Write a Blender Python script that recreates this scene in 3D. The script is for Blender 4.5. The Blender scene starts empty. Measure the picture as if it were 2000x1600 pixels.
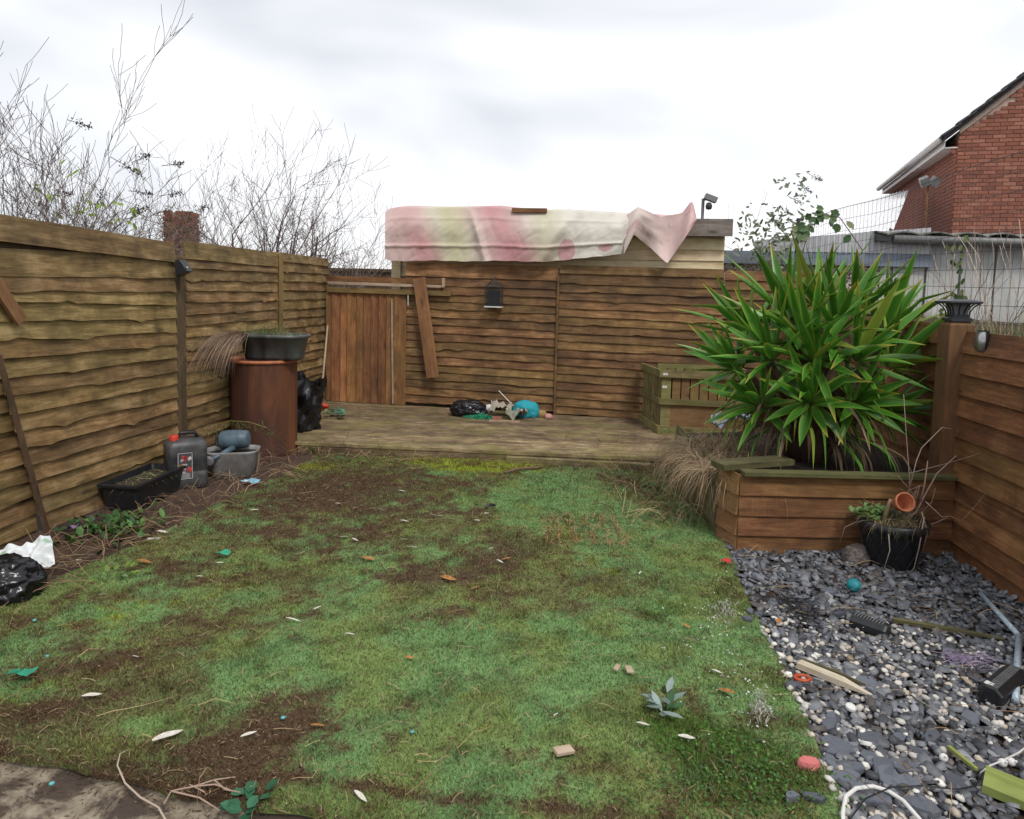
import bpy, math, random
import numpy as np
from mathutils import Vector, Matrix, Euler
R = math.radians
rnd = random.Random(7)
nr = np.random.RandomState(11)
SC = bpy.context.scene
COL = SC.collection

# ---------------------------------------------------------------- camera
FPX = 1400.0
CAM_H = 1.6
YAW, PITCH, ROLL, SHIFT = R(5.09), R(4.7), R(1.43), -0.0585
CROT = Matrix.Rotation(YAW, 3, 'Z') @ Matrix.Rotation(R(90) - PITCH, 3, 'X') @ Matrix.Rotation(ROLL, 3, 'Z')
cd = bpy.data.cameras.new('camera')
cam = bpy.data.objects.new('camera', cd)
COL.objects.link(cam)
cd.sensor_width = 36.0
cd.lens = 36.0 * FPX / 2000.0
cd.shift_y = SHIFT
cd.clip_start = 0.05
cd.clip_end = 2000
cam.matrix_world = Matrix.Translation((0, 0, CAM_H)) @ CROT.to_4x4()
SC.camera = cam
CO = Vector((0, 0, CAM_H))

# ---------------------------------------------------------------- world: overcast sky
SUN_EL, SUN_AZ = R(52), R(150)          # azimuth clockwise from +Y (north)
w = bpy.data.worlds.new('World')
SC.world = w
w.use_nodes = True
nt = w.node_tree
nt.nodes.clear()
wo = nt.nodes.new('ShaderNodeOutputWorld')
bg = nt.nodes.new('ShaderNodeBackground')
bg.inputs['Strength'].default_value = 0.1
sky = nt.nodes.new('ShaderNodeTexSky')
sky.sky_type = 'NISHITA'
sky.sun_disc = False
sky.sun_elevation = SUN_EL
sky.sun_rotation = SUN_AZ
tc = nt.nodes.new('ShaderNodeTexCoord')
mp = nt.nodes.new('ShaderNodeMapping')
mp.inputs['Scale'].default_value = (1.0, 1.0, 2.6)
mp.inputs['Location'].default_value = (0.35, 0.1, 0.62)
nt.links.new(tc.outputs['Generated'], mp.inputs['Vector'])
n1 = nt.nodes.new('ShaderNodeTexNoise')
n1.inputs['Scale'].default_value = 1.25
n1.inputs['Detail'].default_value = 3.5
n1.inputs['Roughness'].default_value = 0.5
n1.inputs['Distortion'].default_value = 0.5
nt.links.new(mp.outputs[0], n1.inputs['Vector'])
cr = nt.nodes.new('ShaderNodeValToRGB')
cr.color_ramp.elements[0].position = 0.45
cr.color_ramp.elements[0].color = (0.59, 0.612, 0.655, 1)
cr.color_ramp.elements[1].position = 0.67
cr.color_ramp.elements[1].color = (0.95, 0.95, 0.96, 1)
nt.links.new(n1.outputs['Fac'], cr.inputs['Fac'])
sc10 = nt.nodes.new('ShaderNodeVectorMath')
sc10.operation = 'SCALE'
sc10.inputs['Scale'].default_value = 10.0
nt.links.new(cr.outputs['Color'], sc10.inputs[0])
mx = nt.nodes.new('ShaderNodeMix')
mx.data_type = 'RGBA'
mx.inputs['Factor'].default_value = 0.93
nt.links.new(sky.outputs['Color'], mx.inputs['A'])
nt.links.new(sc10.outputs[0], mx.inputs['B'])
nt.links.new(mx.outputs['Result'], bg.inputs['Color'])
nt.links.new(bg.outputs[0], wo.inputs['Surface'])

# ---------------------------------------------------------------- sun (veiled)
sd = bpy.data.lights.new('sun', 'SUN')
sd.energy = 1.5
sd.angle = R(12)
sd.color = (1.0, 0.96, 0.9)
sun = bpy.data.objects.new('sun', sd)
COL.objects.link(sun)
sdir = Vector((math.sin(SUN_AZ) * math.cos(SUN_EL), math.cos(SUN_AZ) * math.cos(SUN_EL), math.sin(SUN_EL)))
sun.rotation_euler = sdir.to_track_quat('Z', 'Y').to_euler()
sun.location = (0, 0, 10)

vs = SC.view_settings
vs.view_transform = 'Standard'
vs.look = 'None'
vs.exposure = 0.42
vs.gamma = 1.0
vs.use_curve_mapping = False
SC.render.engine = 'CYCLES'
SC.cycles.use_denoising = True
SC.cycles.max_bounces = 6
SC.cycles.diffuse_bounces = 3
SC.cycles.transparent_max_bounces = 8

# ---------------------------------------------------------------- picking points of the place
def ray(px, py):
    l = Vector(((px - 1000) / FPX, (800 - py) / FPX + SHIFT * 2000 / FPX, -1.0))
    return CROT @ l
def G(px, py, z=0.0):
    d = ray(px, py); t = (z - CAM_H) / d.z
    return CO + d * t
def AY(px, py, Y):
    d = ray(px, py); return CO + d * (Y / d.y)
def AX(px, py, X):
    d = ray(px, py); return CO + d * (X / d.x)
def APL(px, py, p0, n):
    d = ray(px, py); return CO + d * ((Vector(p0) - CO).dot(n) / d.dot(n))

# ---------------------------------------------------------------- object helpers
def tag(o, label=None, cat=None, group=None, kind=None):
    if label: o['label'] = label
    if cat: o['category'] = cat
    if group: o['group'] = group
    if kind: o['kind'] = kind
    return o
def E(name, loc, rz=0.0, label=None, cat=None, group=None):
    o = bpy.data.objects.new(name, None)
    o.empty_display_size = 0.1
    COL.objects.link(o)
    o.location = loc
    o.rotation_euler = (0, 0, rz)
    return tag(o, label, cat, group)
def link(name, me, mat=None, parent=None, loc=(0, 0, 0), rot=(0, 0, 0), scale=None):
    o = bpy.data.objects.new(name, me)
    COL.objects.link(o)
    if parent is not None: o.parent = parent
    o.location = loc
    o.rotation_euler = rot
    if scale is not None: o.scale = scale
    if mat is not None and not me.materials: me.materials.append(mat)
    return o
def rotm(rx=0, ry=0, rz=0):
    return Euler((rx, ry, rz)).to_matrix()

class MB:
    def __init__(s):
        s.v = []; s.f = []; s.c = []; s.col = (1, 1, 1)
    def add(s, vs_, fs, col=None):
        b = len(s.v); s.v.extend([tuple(p) for p in vs_])
        s.f.extend([tuple(i + b for i in f) for f in fs])
        cl = col if col is not None else s.col
        if len(cl) and isinstance(cl[0], (tuple, list)): s.c.extend(cl)
        else: s.c.extend([cl] * len(vs_))
        return s
    def box(s, c, sz, rot=None, col=None, top=1.0):
        x, y, z = sz[0] / 2, sz[1] / 2, sz[2] / 2
        P = []
        for dz in (-1, 1):
            k = top if dz > 0 else 1.0
            for dx, dy in ((-1, -1), (1, -1), (1, 1), (-1, 1)):
                P.append(Vector((dx * x * k, dy * y * k, dz * z)))
        if rot is not None: P = [rot @ p for p in P]
        c = Vector(c)
        return s.add([p + c for p in P], [(3, 2, 1, 0), (4, 5, 6, 7), (0, 1, 5, 4), (1, 2, 6, 5), (2, 3, 7, 6), (3, 0, 4, 7)], col)
    def tube(s, pts, r, n=6, col=None, cap=True):
        pts = [Vector(p) for p in pts]
        m = len(pts)
        rs = r if isinstance(r, (list, tuple)) else [r] * m
        V = []; F = []
        prev = None
        for i in range(m):
            d = (pts[min(i + 1, m - 1)] - pts[max(i - 1, 0)])
            if d.length < 1e-9: d = Vector((0, 0, 1))
            d.normalize()
            a = prev if prev is not None else (Vector((0, 0, 1)) if abs(d.z) < 0.9 else Vector((1, 0, 0)))
            u = d.cross(a)
            if u.length < 1e-6: u = d.orthogonal()
            u.normalize(); q = u.cross(d); prev = q
            for k in range(n):
                t = 2 * math.pi * k / n
                V.append(pts[i] + (u * math.cos(t) + q * math.sin(t)) * rs[i])
        for i in range(m - 1):
            for k in range(n):
                k2 = (k + 1) % n
                F.append((i * n + k, i * n + k2, (i + 1) * n + k2, (i + 1) * n + k))
        if cap:
            F.append(tuple(range(n - 1, -1, -1)))
            F.append(tuple((m - 1) * n + k for k in range(n)))
        return s.add(V, F, col)
    def lathe(s, prof, n=24, c=(0, 0, 0), col=None, sx=1.0, sy=1.0, closed=False, wob=None):
        V = []; F = []
        for i, (r, z) in enumerate(prof):
            for k in range(n):
                t = 2 * math.pi * k / n
                rr = r * (1 + (wob(t, z) if wob else 0))
                V.append((c[0] + rr * math.cos(t) * sx, c[1] + rr * math.sin(t) * sy, c[2] + z))
        for i in range(len(prof) - 1):
            for k in range(n):
                k2 = (k + 1) % n
                F.append((i * n + k, i * n + k2, (i + 1) * n + k2, (i + 1) * n + k))
        if closed:
            F.append(tuple(range(n - 1, -1, -1)))
            F.append(tuple((len(prof) - 1) * n + k for k in range(n)))
        return s.add(V, F, col)
    def strip(s, pts, wid, nrm, col=None):
        V = []; F = []
        for p, ww in zip(pts, wid):
            V.append(Vector(p) - nrm * ww / 2); V.append(Vector(p) + nrm * ww / 2)
        for i in range(len(pts) - 1):
            F.append((2 * i, 2 * i + 1, 2 * i + 3, 2 * i + 2))
        return s.add(V, F, col)
    def mesh(s, name, smooth=False):
        me = bpy.data.meshes.new(name)
        me.from_pydata(s.v, [], s.f)
        at = me.attributes.new('Col', 'FLOAT_COLOR', 'POINT')
        a = np.ones((len(s.v), 4), np.float32)
        if s.c: a[:, :3] = np.array(s.c, np.float32)
        at.data.foreach_set('color', a.ravel())
        if smooth: me.polygons.foreach_set('use_smooth', [True] * len(me.polygons))
        me.update()
        return me
    def build(s, name, mat, parent=None, smooth=False, loc=(0, 0, 0), rot=(0, 0, 0)):
        return link(name, s.mesh(name, smooth), mat, parent, loc, rot)

def np_mesh(name, V, F, C=None, smooth=False):
    """V (n,3), F (m,k) constant k"""
    me = bpy.data.meshes.new(name)
    V = np.asarray(V, np.float32); F = np.asarray(F, np.int32)
    me.vertices.add(len(V)); me.vertices.foreach_set('co', V.ravel())
    m, k = F.shape
    me.loops.add(m * k); me.loops.foreach_set('vertex_index', F.ravel())
    me.polygons.add(m)
    me.polygons.foreach_set('loop_start', np.arange(0, m * k, k, dtype=np.int32))
    me.polygons.foreach_set('loop_total', np.full(m, k, np.int32))
    if smooth: me.polygons.foreach_set('use_smooth', np.ones(m, bool))
    if C is not None:
        at = me.attributes.new('Col', 'FLOAT_COLOR', 'POINT')
        a = np.ones((len(V), 4), np.float32); a[:, :3] = C
        at.data.foreach_set('color', a.ravel())
    me.update(calc_edges=True)
    me.validate()
    return me

# numpy value noise
_H = np.random.RandomState(3).rand(256, 256)
def vn(x, y, s=1.0, o=0):
    x = np.asarray(x, float) * s + 17.3 * o + 100; y = np.asarray(y, float) * s + 9.1 * o + 100
    xi = np.floor(x).astype(int); yi = np.floor(y).astype(int)
    fx = x - xi; fy = y - yi
    fx = fx * fx * (3 - 2 * fx); fy = fy * fy * (3 - 2 * fy)
    a = _H[xi % 256, yi % 256]; b = _H[(xi + 1) % 256, yi % 256]
    c = _H[xi % 256, (yi + 1) % 256]; d = _H[(xi + 1) % 256, (yi + 1) % 256]
    return (a * (1 - fx) + b * fx) * (1 - fy) + (c * (1 - fx) + d * fx) * fy
def fbm(x, y, s=1.0, o=0, n=4):
    v = 0; a = 0.5; t = 0
    for i in range(n):
        v = v + a * vn(x, y, s * 2 ** i, o + i * 3.7); t += a; a *= 0.5
    return v / t
# ---------------------------------------------------------------- materials
def newmat(name, rough=0.8):
    m = bpy.data.materials.new(name); m.use_nodes = True
    nt = m.node_tree
    b = nt.nodes['Principled BSDF']
    b.inputs['Roughness'].default_value = rough
    return m, nt, b
def nd(nt, t, **kw):
    n = nt.nodes.new(t)
    for k, v in kw.items():
        if k in ('operation', 'blend_type', 'data_type', 'feature', 'wave_type', 'bands_direction', 'distance', 'attribute_name', 'interpolation_type'):
            setattr(n, k, v)
        else:
            n.inputs[k.replace('_', ' ')].default_value = v
    return n
def L(nt, a, b): nt.links.new(a, b)
def noise(nt, vec, scale, detail=4, rough=0.55, dist=0.0):
    n = nd(nt, 'ShaderNodeTexNoise', Scale=scale, Detail=detail, Roughness=rough, Distortion=dist)
    if vec is not None: L(nt, vec, n.inputs['Vector'])
    return n.outputs['Fac']
def ramp(nt, fac, stops):
    r = nt.nodes.new('ShaderNodeValToRGB')
    e = r.color_ramp.elements
    e[0].position, e[0].color = stops[0][0], tuple(stops[0][1]) + (1,)
    e[1].position, e[1].color = stops[-1][0], tuple(stops[-1][1]) + (1,)
    for p, c in stops[1:-1]:
        k = e.new(p); k.color = tuple(c) + (1,)
    L(nt, fac, r.inputs['Fac'])
    return r.outputs['Color']
def mixc(nt, fac, a, b, mode='MIX'):
    n = nt.nodes.new('ShaderNodeMix'); n.data_type = 'RGBA'; n.blend_type = mode
    for s, v in ((n.inputs['Factor'], fac), (n.inputs['A'], a), (n.inputs['B'], b)):
        if hasattr(v, 'links'): L(nt, v, s)
        elif isinstance(v, (int, float)): s.default_value = v
        else: s.default_value = tuple(v) + (1,)
    return n.outputs['Result']
def mth(nt, op, a, b=None):
    n = nt.nodes.new('ShaderNodeMath'); n.operation = op
    for i, v in enumerate((a, b)):
        if v is None: continue
        if hasattr(v, 'links'): L(nt, v, n.inputs[i])
        else: n.inputs[i].default_value = v
    return n.outputs[0]
def vmap(nt, vec, scale=(1, 1, 1), loc=None):
    n = nt.nodes.new('ShaderNodeMapping')
    n.inputs['Scale'].default_value = scale
    L(nt, vec, n.inputs['Vector'])
    if loc is not None: L(nt, loc, n.inputs['Location'])
    return n.outputs[0]
def bump(nt, b, h, strength=0.3, dist=0.01):
    n = nt.nodes.new('ShaderNodeBump')
    n.inputs['Strength'].default_value = strength
    n.inputs['Distance'].default_value = dist
    L(nt, h, n.inputs['Height']); L(nt, n.outputs[0], b.inputs['Normal'])
def objrand(nt, k=37.0):
    o = nt.nodes.new('ShaderNodeObjectInfo')
    n = nt.nodes.new('ShaderNodeVectorMath'); n.operation = 'SCALE'
    c = nt.nodes.new('ShaderNodeCombineXYZ')
    L(nt, o.outputs['Random'], c.inputs[0])
    L(nt, mth(nt, 'MULTIPLY', o.outputs['Random'], 3.1), c.inputs[1])
    L(nt, mth(nt, 'MULTIPLY', o.outputs['Random'], 7.7), c.inputs[2])
    L(nt, c.outputs[0], n.inputs[0]); n.inputs['Scale'].default_value = k
    return o.outputs['Random'], n.outputs[0]

def wood(name, dark, mid, light, var=0.35, stain=(0.09, 0.095, 0.03), stain_amt=0.5, rough=0.82, axis='X', knots=True, dirt=0.0):
    m, nt, b = newmat(name, rough)
    t = nt.nodes.new('ShaderNodeTexCoord')
    rv, off = objrand(nt)
    sc_f = (1.6, 26, 26) if axis == 'X' else ((26, 26, 1.6) if axis == 'Z' else (26, 1.6, 26))
    sc_c = (0.9, 7, 7) if axis == 'X' else ((7, 7, 0.9) if axis == 'Z' else (7, 0.9, 7))
    sc_k = (2.3, 7, 7) if axis == 'X' else ((7, 7, 2.3) if axis == 'Z' else (7, 2.3, 7))
    v1 = vmap(nt, t.outputs['Object'], tuple(2.6 * q for q in sc_f), off)
    g = noise(nt, v1, 1.0, 8, 0.72, 0.7)
    v2 = vmap(nt, t.outputs['Object'], tuple(1.8 * q for q in sc_c), off)
    g2 = noise(nt, v2, 1.0, 6, 0.6, 1.4)
    v3 = vmap(nt, t.outputs['Object'], tuple(0.5 * q + 3.0 for q in sc_k), off)
    g3 = noise(nt, v3, 1.0, 5, 0.65, 0.5)
    gs = mth(nt, 'ADD', mth(nt, 'ADD', mth(nt, 'MULTIPLY', g, 0.36), mth(nt, 'MULTIPLY', g2, 0.30)), mth(nt, 'MULTIPLY', g3, 0.34))
    col = ramp(nt, gs, [(0.39, dark), (0.5, mid), (0.61, light)])
    hh = gs
    if knots:
        vk = vmap(nt, t.outputs['Object'], sc_k, off)
        vo = nd(nt, 'ShaderNodeTexVoronoi', Scale=1.0)
        L(nt, vk, vo.inputs['Vector'])
        kn = ramp(nt, vo.outputs['Distance'], [(0.06, (1, 1, 1)), (0.2, (0, 0, 0))])
        sep = nt.nodes.new('ShaderNodeSeparateColor'); L(nt, vo.outputs['Color'], sep.inputs[0])
        ksel = mth(nt, 'GREATER_THAN', sep.outputs[0], 0.5)
        kf = mth(nt, 'MULTIPLY', mth(nt, 'MULTIPLY', kn, ksel), 0.8)
        col = mixc(nt, kf, col, (dark[0] * 0.45, dark[1] * 0.38, dark[2] * 0.35))
    geo = nt.nodes.new('ShaderNodeNewGeometry')
    s1 = noise(nt, geo.outputs['Position'], 2.1, 5, 0.6, 0.4)
    sf = mth(nt, 'MULTIPLY', ramp(nt, s1, [(0.44, (0, 0, 0)), (0.66, (1, 1, 1))]), stain_amt)
    col = mixc(nt, sf, col, stain)
    s2 = noise(nt, vmap(nt, geo.outputs['Position'], (5, 5, 2.2)), 1.0, 5, 0.6, 0.2)
    df = mth(nt, 'MULTIPLY', ramp(nt, s2, [(0.46, (0, 0, 0)), (0.72, (1, 1, 1))]), 0.35 + dirt)
    col = mixc(nt, df, col, (dark[0] * 0.55, dark[1] * 0.55, dark[2] * 0.6))
    br = mth(nt, 'ADD', mth(nt, 'MULTIPLY', rv, var), 1.0 - var * 0.5)
    hsv = nd(nt, 'ShaderNodeHueSaturation')
    L(nt, br, hsv.inputs['Value']); L(nt, col, hsv.inputs['Color'])
    hsv.inputs['Saturation'].default_value = 1.0
    L(nt, mth(nt, 'ADD', mth(nt, 'MULTIPLY', mth(nt, 'FRACT', mth(nt, 'MULTIPLY', rv, 7.31)), 0.022), 0.489), hsv.inputs['Hue'])
    L(nt, hsv.outputs[0], b.inputs['Base Color'])
    bump(nt, b, hh, 0.6, 0.006)
    return m

def plain(name, col, rough=0.6, metal=0.0, var=0.18, scale=18.0, bmp=0.15, col2=None, spec=0.5):
    m, nt, b = newmat(name, rough)
    t = nt.nodes.new('ShaderNodeTexCoord')
    rv, off = objrand(nt, 11.0)
    v = vmap(nt, t.outputs['Object'], (1, 1, 1), off)
    n = noise(nt, v, scale, 5, 0.6, 0.3)
    c2 = col2 if col2 else tuple(c * (1 - var * 1.6) for c in col)
    c = ramp(nt, n, [(0.35, c2), (0.6, col)])
    L(nt, c, b.inputs['Base Color'])
    b.inputs['Metallic'].default_value = metal
    b.inputs['Specular IOR Level'].default_value = spec
    if bmp: bump(nt, b, n, bmp, 0.01)
    return m

def vcol(name, rough=0.8, var=0.25, scale=30.0, bmp=0.0, trans=0.0, spec=0.4):
    m, nt, b = newmat(name, rough)
    a = nt.nodes.new('ShaderNodeAttribute'); a.attribute_name = 'Col'
    g = nt.nodes.new('ShaderNodeNewGeometry')
    n = noise(nt, g.outputs['Position'], scale, 4, 0.6)
    k = mth(nt, 'ADD', mth(nt, 'MULTIPLY', n, var * 2), 1 - var)
    s = nt.nodes.new('ShaderNodeVectorMath'); s.operation = 'SCALE'
    L(nt, a.outputs['Color'], s.inputs[0]); L(nt, k, s.inputs['Scale'])
    L(nt, s.outputs[0], b.inputs['Base Color'])
    b.inputs['Specular IOR Level'].default_value = spec
    if bmp: bump(nt, b, n, bmp, 0.01)
    if trans:
        tr = nt.nodes.new('ShaderNodeBsdfTranslucent'); L(nt, s.outputs[0], tr.inputs['Color'])
        mxs = nt.nodes.new('ShaderNodeMixShader'); mxs.inputs[0].default_value = trans
        L(nt, b.outputs[0], mxs.inputs[1]); L(nt, tr.outputs[0], mxs.inputs[2])
        L(nt, mxs.outputs[0], nt.nodes['Material Output'].inputs['Surface'])
    return m

M = {}
M['fence_old'] = wood('weathered_olive_fence_wood', (0.085, 0.049, 0.017), (0.23, 0.142, 0.05), (0.45, 0.305, 0.145), 0.45, (0.13, 0.1, 0.034), 0.4)
M['fence_back'] = wood('brown_stained_fence_wood', (0.07, 0.034, 0.0125), (0.185, 0.096, 0.033), (0.34, 0.198, 0.08), 0.45, (0.05, 0.032, 0.014), 0.5)
M['fence_red'] = wood('red_brown_shiplap_wood', (0.075, 0.028, 0.01), (0.185, 0.074, 0.026), (0.33, 0.155, 0.062), 0.45, (0.16, 0.1, 0.03), 0.35)
M['gate_wood'] = wood('orange_brown_gate_wood', (0.13, 0.05, 0.017), (0.25, 0.105, 0.036), (0.36, 0.18, 0.07), 0.8, (0.11, 0.065, 0.026), 0.4, axis='Z')
M['plank_wood'] = wood('tan_plank_wood', (0.18, 0.085, 0.035), (0.27, 0.135, 0.055), (0.36, 0.2, 0.09), 0.2, (0.2, 0.11, 0.05), 0.2)
M['bleached_wood'] = wood('bleached_split_wood', (0.42, 0.35, 0.24), (0.6, 0.53, 0.4), (0.72, 0.66, 0.54), 0.1, (0.4, 0.36, 0.2), 0.25)
M['pale_wood'] = wood('pale_grey_batten_wood', (0.27, 0.19, 0.12), (0.38, 0.28, 0.19), (0.48, 0.38, 0.27), 0.2, (0.25, 0.2, 0.12), 0.2)
M['deck_wood'] = wood('worn_decking_wood', (0.065, 0.04, 0.02), (0.2, 0.138, 0.072), (0.4, 0.31, 0.18), 0.5, (0.2, 0.18, 0.045), 0.62, dirt=0.3)
M['mossy_wood'] = wood('mossy_green_wood', (0.045, 0.04, 0.016), (0.105, 0.095, 0.034), (0.2, 0.165, 0.075), 0.25, (0.09, 0.1, 0.028), 0.4)
M['bright_moss_wood'] = wood('bright_green_algae_wood', (0.19, 0.22, 0.05), (0.28, 0.32, 0.085), (0.36, 0.38, 0.13), 0.15, (0.22, 0.3, 0.06), 0.5)
M['crate_wood'] = wood('olive_crate_wood', (0.1, 0.085, 0.03), (0.2, 0.165, 0.065), (0.3, 0.25, 0.11), 0.3, (0.14, 0.15, 0.035), 0.6)
M['crate_panel'] = wood('brown_crate_panel_wood', (0.13, 0.072, 0.026), (0.21, 0.12, 0.045), (0.28, 0.17, 0.07), 0.2, (0.12, 0.1, 0.035), 0.3)
M['cream_wood'] = wood('peeling_cream_painted_wood', (0.5, 0.38, 0.2), (0.72, 0.6, 0.37), (0.8, 0.7, 0.48), 0.15, (0.36, 0.25, 0.13), 0.25, knots=False, dirt=-0.15)
M['grey_wood'] = wood('grey_bare_roof_wood', (0.11, 0.085, 0.075), (0.2, 0.165, 0.145), (0.31, 0.27, 0.24), 0.3, (0.12, 0.1, 0.08), 0.4)
M['post_dark'] = wood('dark_post_wood', (0.055, 0.03, 0.016), (0.1, 0.058, 0.03), (0.16, 0.1, 0.052), 0.2, (0.07, 0.05, 0.02), 0.4, axis='Z')
M['post_red'] = wood('red_brown_post_wood', (0.1, 0.043, 0.018), (0.17, 0.078, 0.033), (0.25, 0.12, 0.055), 0.15, (0.11, 0.08, 0.028), 0.4, axis='Z')
M['batten'] = wood('yellow_batten_wood', (0.15, 0.1, 0.035), (0.24, 0.165, 0.06), (0.32, 0.23, 0.1), 0.2, axis='Z')
M['vine'] = vcol('plant_stems', 0.85, 0.2, 40)
M['leafy'] = vcol('leaf_colours', 0.55, 0.2, 40, trans=0.2)
M['drygrass'] = vcol('dry_grass_blades', 0.8, 0.2, 60, trans=0.15)
M['turf'] = vcol('artificial_turf', 0.75, 0.28, 90, bmp=0.5, spec=0.2)
M['blade'] = vcol('turf_fibres', 0.6, 0.15, 140, trans=0.15, spec=0.2)
M['litter'] = vcol('brown_leaf_litter', 0.9, 0.25, 80)
M['stone'] = vcol('gravel_stones', 0.55, 0.22, 90, bmp=0.25, spec=0.4)
M['cloth'] = vcol('mixed_cloth', 0.8, 0.12, 25, bmp=0.15)
M['black_plastic'] = plain('black_plastic', (0.016, 0.017, 0.02), 0.45, var=0.3, bmp=0.08)
M['bag_black'] = plain('black_polythene', (0.012, 0.012, 0.015), 0.24, var=0.3, bmp=0.9, scale=7)
M['white_poly'] = plain('white_polythene', (0.75, 0.77, 0.77), 0.35, var=0.08, bmp=0.15, scale=9)
M['lamp_black'] = plain('lamp_black_plastic', (0.015, 0.016, 0.022), 0.4, bmp=0)
M['steel'] = plain('brushed_steel', (0.42, 0.42, 0.41), 0.35, metal=0.9, bmp=0)
M['white_plastic'] = plain('white_plastic', (0.72, 0.71, 0.68), 0.45, var=0.08, bmp=0)
M['red_plastic'] = plain('red_plastic', (0.62, 0.05, 0.03), 0.4, var=0.1, bmp=0)
M['wire_dark'] = plain('dark_wire', (0.035, 0.04, 0.04), 0.6, bmp=0)
M['terracotta'] = plain('terracotta', (0.5, 0.17, 0.075), 0.75, var=0.2)
M['bluegrey'] = plain('blue_grey_plastic', (0.1, 0.15, 0.19), 0.5, var=0.25, scale=8, bmp=0)
M['grey_plastic'] = plain('dull_grey_plastic', (0.2, 0.2, 0.2), 0.55, var=0.3, scale=9, bmp=0.05, col2=(0.09, 0.09, 0.1))
M['can_grey'] = plain('scuffed_dark_plastic', (0.085, 0.083, 0.082), 0.45, var=0.4, scale=11, bmp=0.05, col2=(0.03, 0.03, 0.034))
M['soil'] = plain('dark_soil', (0.042, 0.026, 0.018), 0.95, scale=45, bmp=0.8, col2=(0.022, 0.015, 0.012))
M['teal'] = plain('teal_rubber', (0.01, 0.25, 0.3), 0.5, scale=14)
M['pole_white'] = plain('blue_white_enamel', (0.5, 0.6, 0.68), 0.35, var=0.25, scale=60, bmp=0)
M['mortar'] = plain('pink_mortar', (0.62, 0.47, 0.38), 0.9, scale=12)
M['upvc'] = plain('white_upvc', (0.78, 0.74, 0.7), 0.4, var=0.1, bmp=0)
M['slate_tile'] = plain('dark_roof_tile', (0.07, 0.065, 0.07), 0.75, var=0.4, scale=7)
M['concrete_panel'] = plain('pale_concrete_panel', (0.52, 0.52, 0.5), 0.85, var=0.2, scale=2.5, col2=(0.38, 0.38, 0.36), bmp=0.1)
M['sheet_roof'] = plain('white_sheet_roof', (0.8, 0.8, 0.81), 0.5, var=0.06, scale=3, bmp=0)
M['sheet_grey'] = plain('grey_sheet_cladding', (0.5, 0.5, 0.52), 0.55, var=0.1, scale=3, bmp=0)
M['fascia_blue'] = plain('blue_grey_fascia', (0.2, 0.235, 0.29), 0.6, var=0.15, scale=5, bmp=0)
M['gutter'] = plain('grey_gutter', (0.2, 0.2, 0.195), 0.5, var=0.2, scale=6, bmp=0)
M['roof_asb'] = plain('mossy_cement_sheet', (0.3, 0.29, 0.27), 0.9, var=0.5, scale=6, col2=(0.08, 0.085, 0.06), bmp=0.3)

def mk_pebbledash():
    m, nt, b = newmat('pebbledash', 0.85)
    t = nt.nodes.new('ShaderNodeTexCoord')
    vo = nd(nt, 'ShaderNodeTexVoronoi', Scale=38.0); L(nt, t.outputs['Object'], vo.inputs['Vector'])
    sep = nt.nodes.new('ShaderNodeSeparateColor'); L(nt, vo.outputs['Color'], sep.inputs[0])
    c = ramp(nt, sep.outputs[0], [(0.1, (0.06, 0.05, 0.045)), (0.45, (0.3, 0.25, 0.22)), (0.9, (0.6, 0.54, 0.48))])
    L(nt, c, b.inputs['Base Color'])
    bump(nt, b, mth(nt, 'SUBTRACT', 1.0, vo.outputs['Distance']), 0.8, 0.02)
    return m
M['pebbledash'] = mk_pebbledash()
def mk_brick(name, a, c_, d):
    m, nt, b = newmat(name, 0.85)
    rv, off = objrand(nt)
    g = nt.nodes.new('ShaderNodeNewGeometry')
    n = noise(nt, g.outputs['Position'], 9.0, 5, 0.65)
    vo = nd(nt, 'ShaderNodeTexVoronoi', Scale=4.0); L(nt, g.outputs['Position'], vo.inputs['Vector'])
    f = mth(nt, 'ADD', mth(nt, 'MULTIPLY', n, 0.5), mth(nt, 'MULTIPLY', rv, 0.5))
    L(nt, ramp(nt, f, [(0.2, a), (0.5, c_), (0.8, d)]), b.inputs['Base Color'])
    bump(nt, b, noise(nt, g.outputs['Position'], 60, 4), 0.4, 0.006)
    return m
M['brick'] = mk_brick('red_brick', (0.19, 0.066, 0.042), (0.3, 0.105, 0.066), (0.38, 0.165, 0.11))

def mk_rust():
    m, nt, b = newmat('rusty_steel', 0.7)
    t = nt.nodes.new('ShaderNodeTexCoord')
    v = vmap(nt, t.outputs['Object'], (5, 5, 0.8))
    n = noise(nt, v, 1.0, 6, 0.6, 0.5)
    c = ramp(nt, n, [(0.3, (0.022, 0.009, 0.007)), (0.5, (0.072, 0.025, 0.012)), (0.7, (0.19, 0.066, 0.022))])
    n2 = noise(nt, t.outputs['Object'], 9.0, 6, 0.7)
    c = mixc(nt, mth(nt, 'MULTIPLY', n2, 0.4), c, (0.1, 0.04, 0.025))
    L(nt, c, b.inputs['Base Color'])
    bump(nt, b, n2, 0.3, 0.01)
    b.inputs['Metallic'].default_value = 0.15
    return m
M['rust'] = mk_rust()
def mk_trough():
    m, nt, b = newmat('worn_black_grey_tub', 0.42)
    t = nt.nodes.new('ShaderNodeTexCoord')
    n = noise(nt, vmap(nt, t.outputs['Object'], (4, 4, 1.5)), 1.6, 5, 0.6, 0.4)
    L(nt, ramp(nt, n, [(0.38, (0.03, 0.032, 0.034)), (0.62, (0.1, 0.105, 0.1))]), b.inputs['Base Color'])
    return m
M['tub'] = mk_trough()
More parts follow.
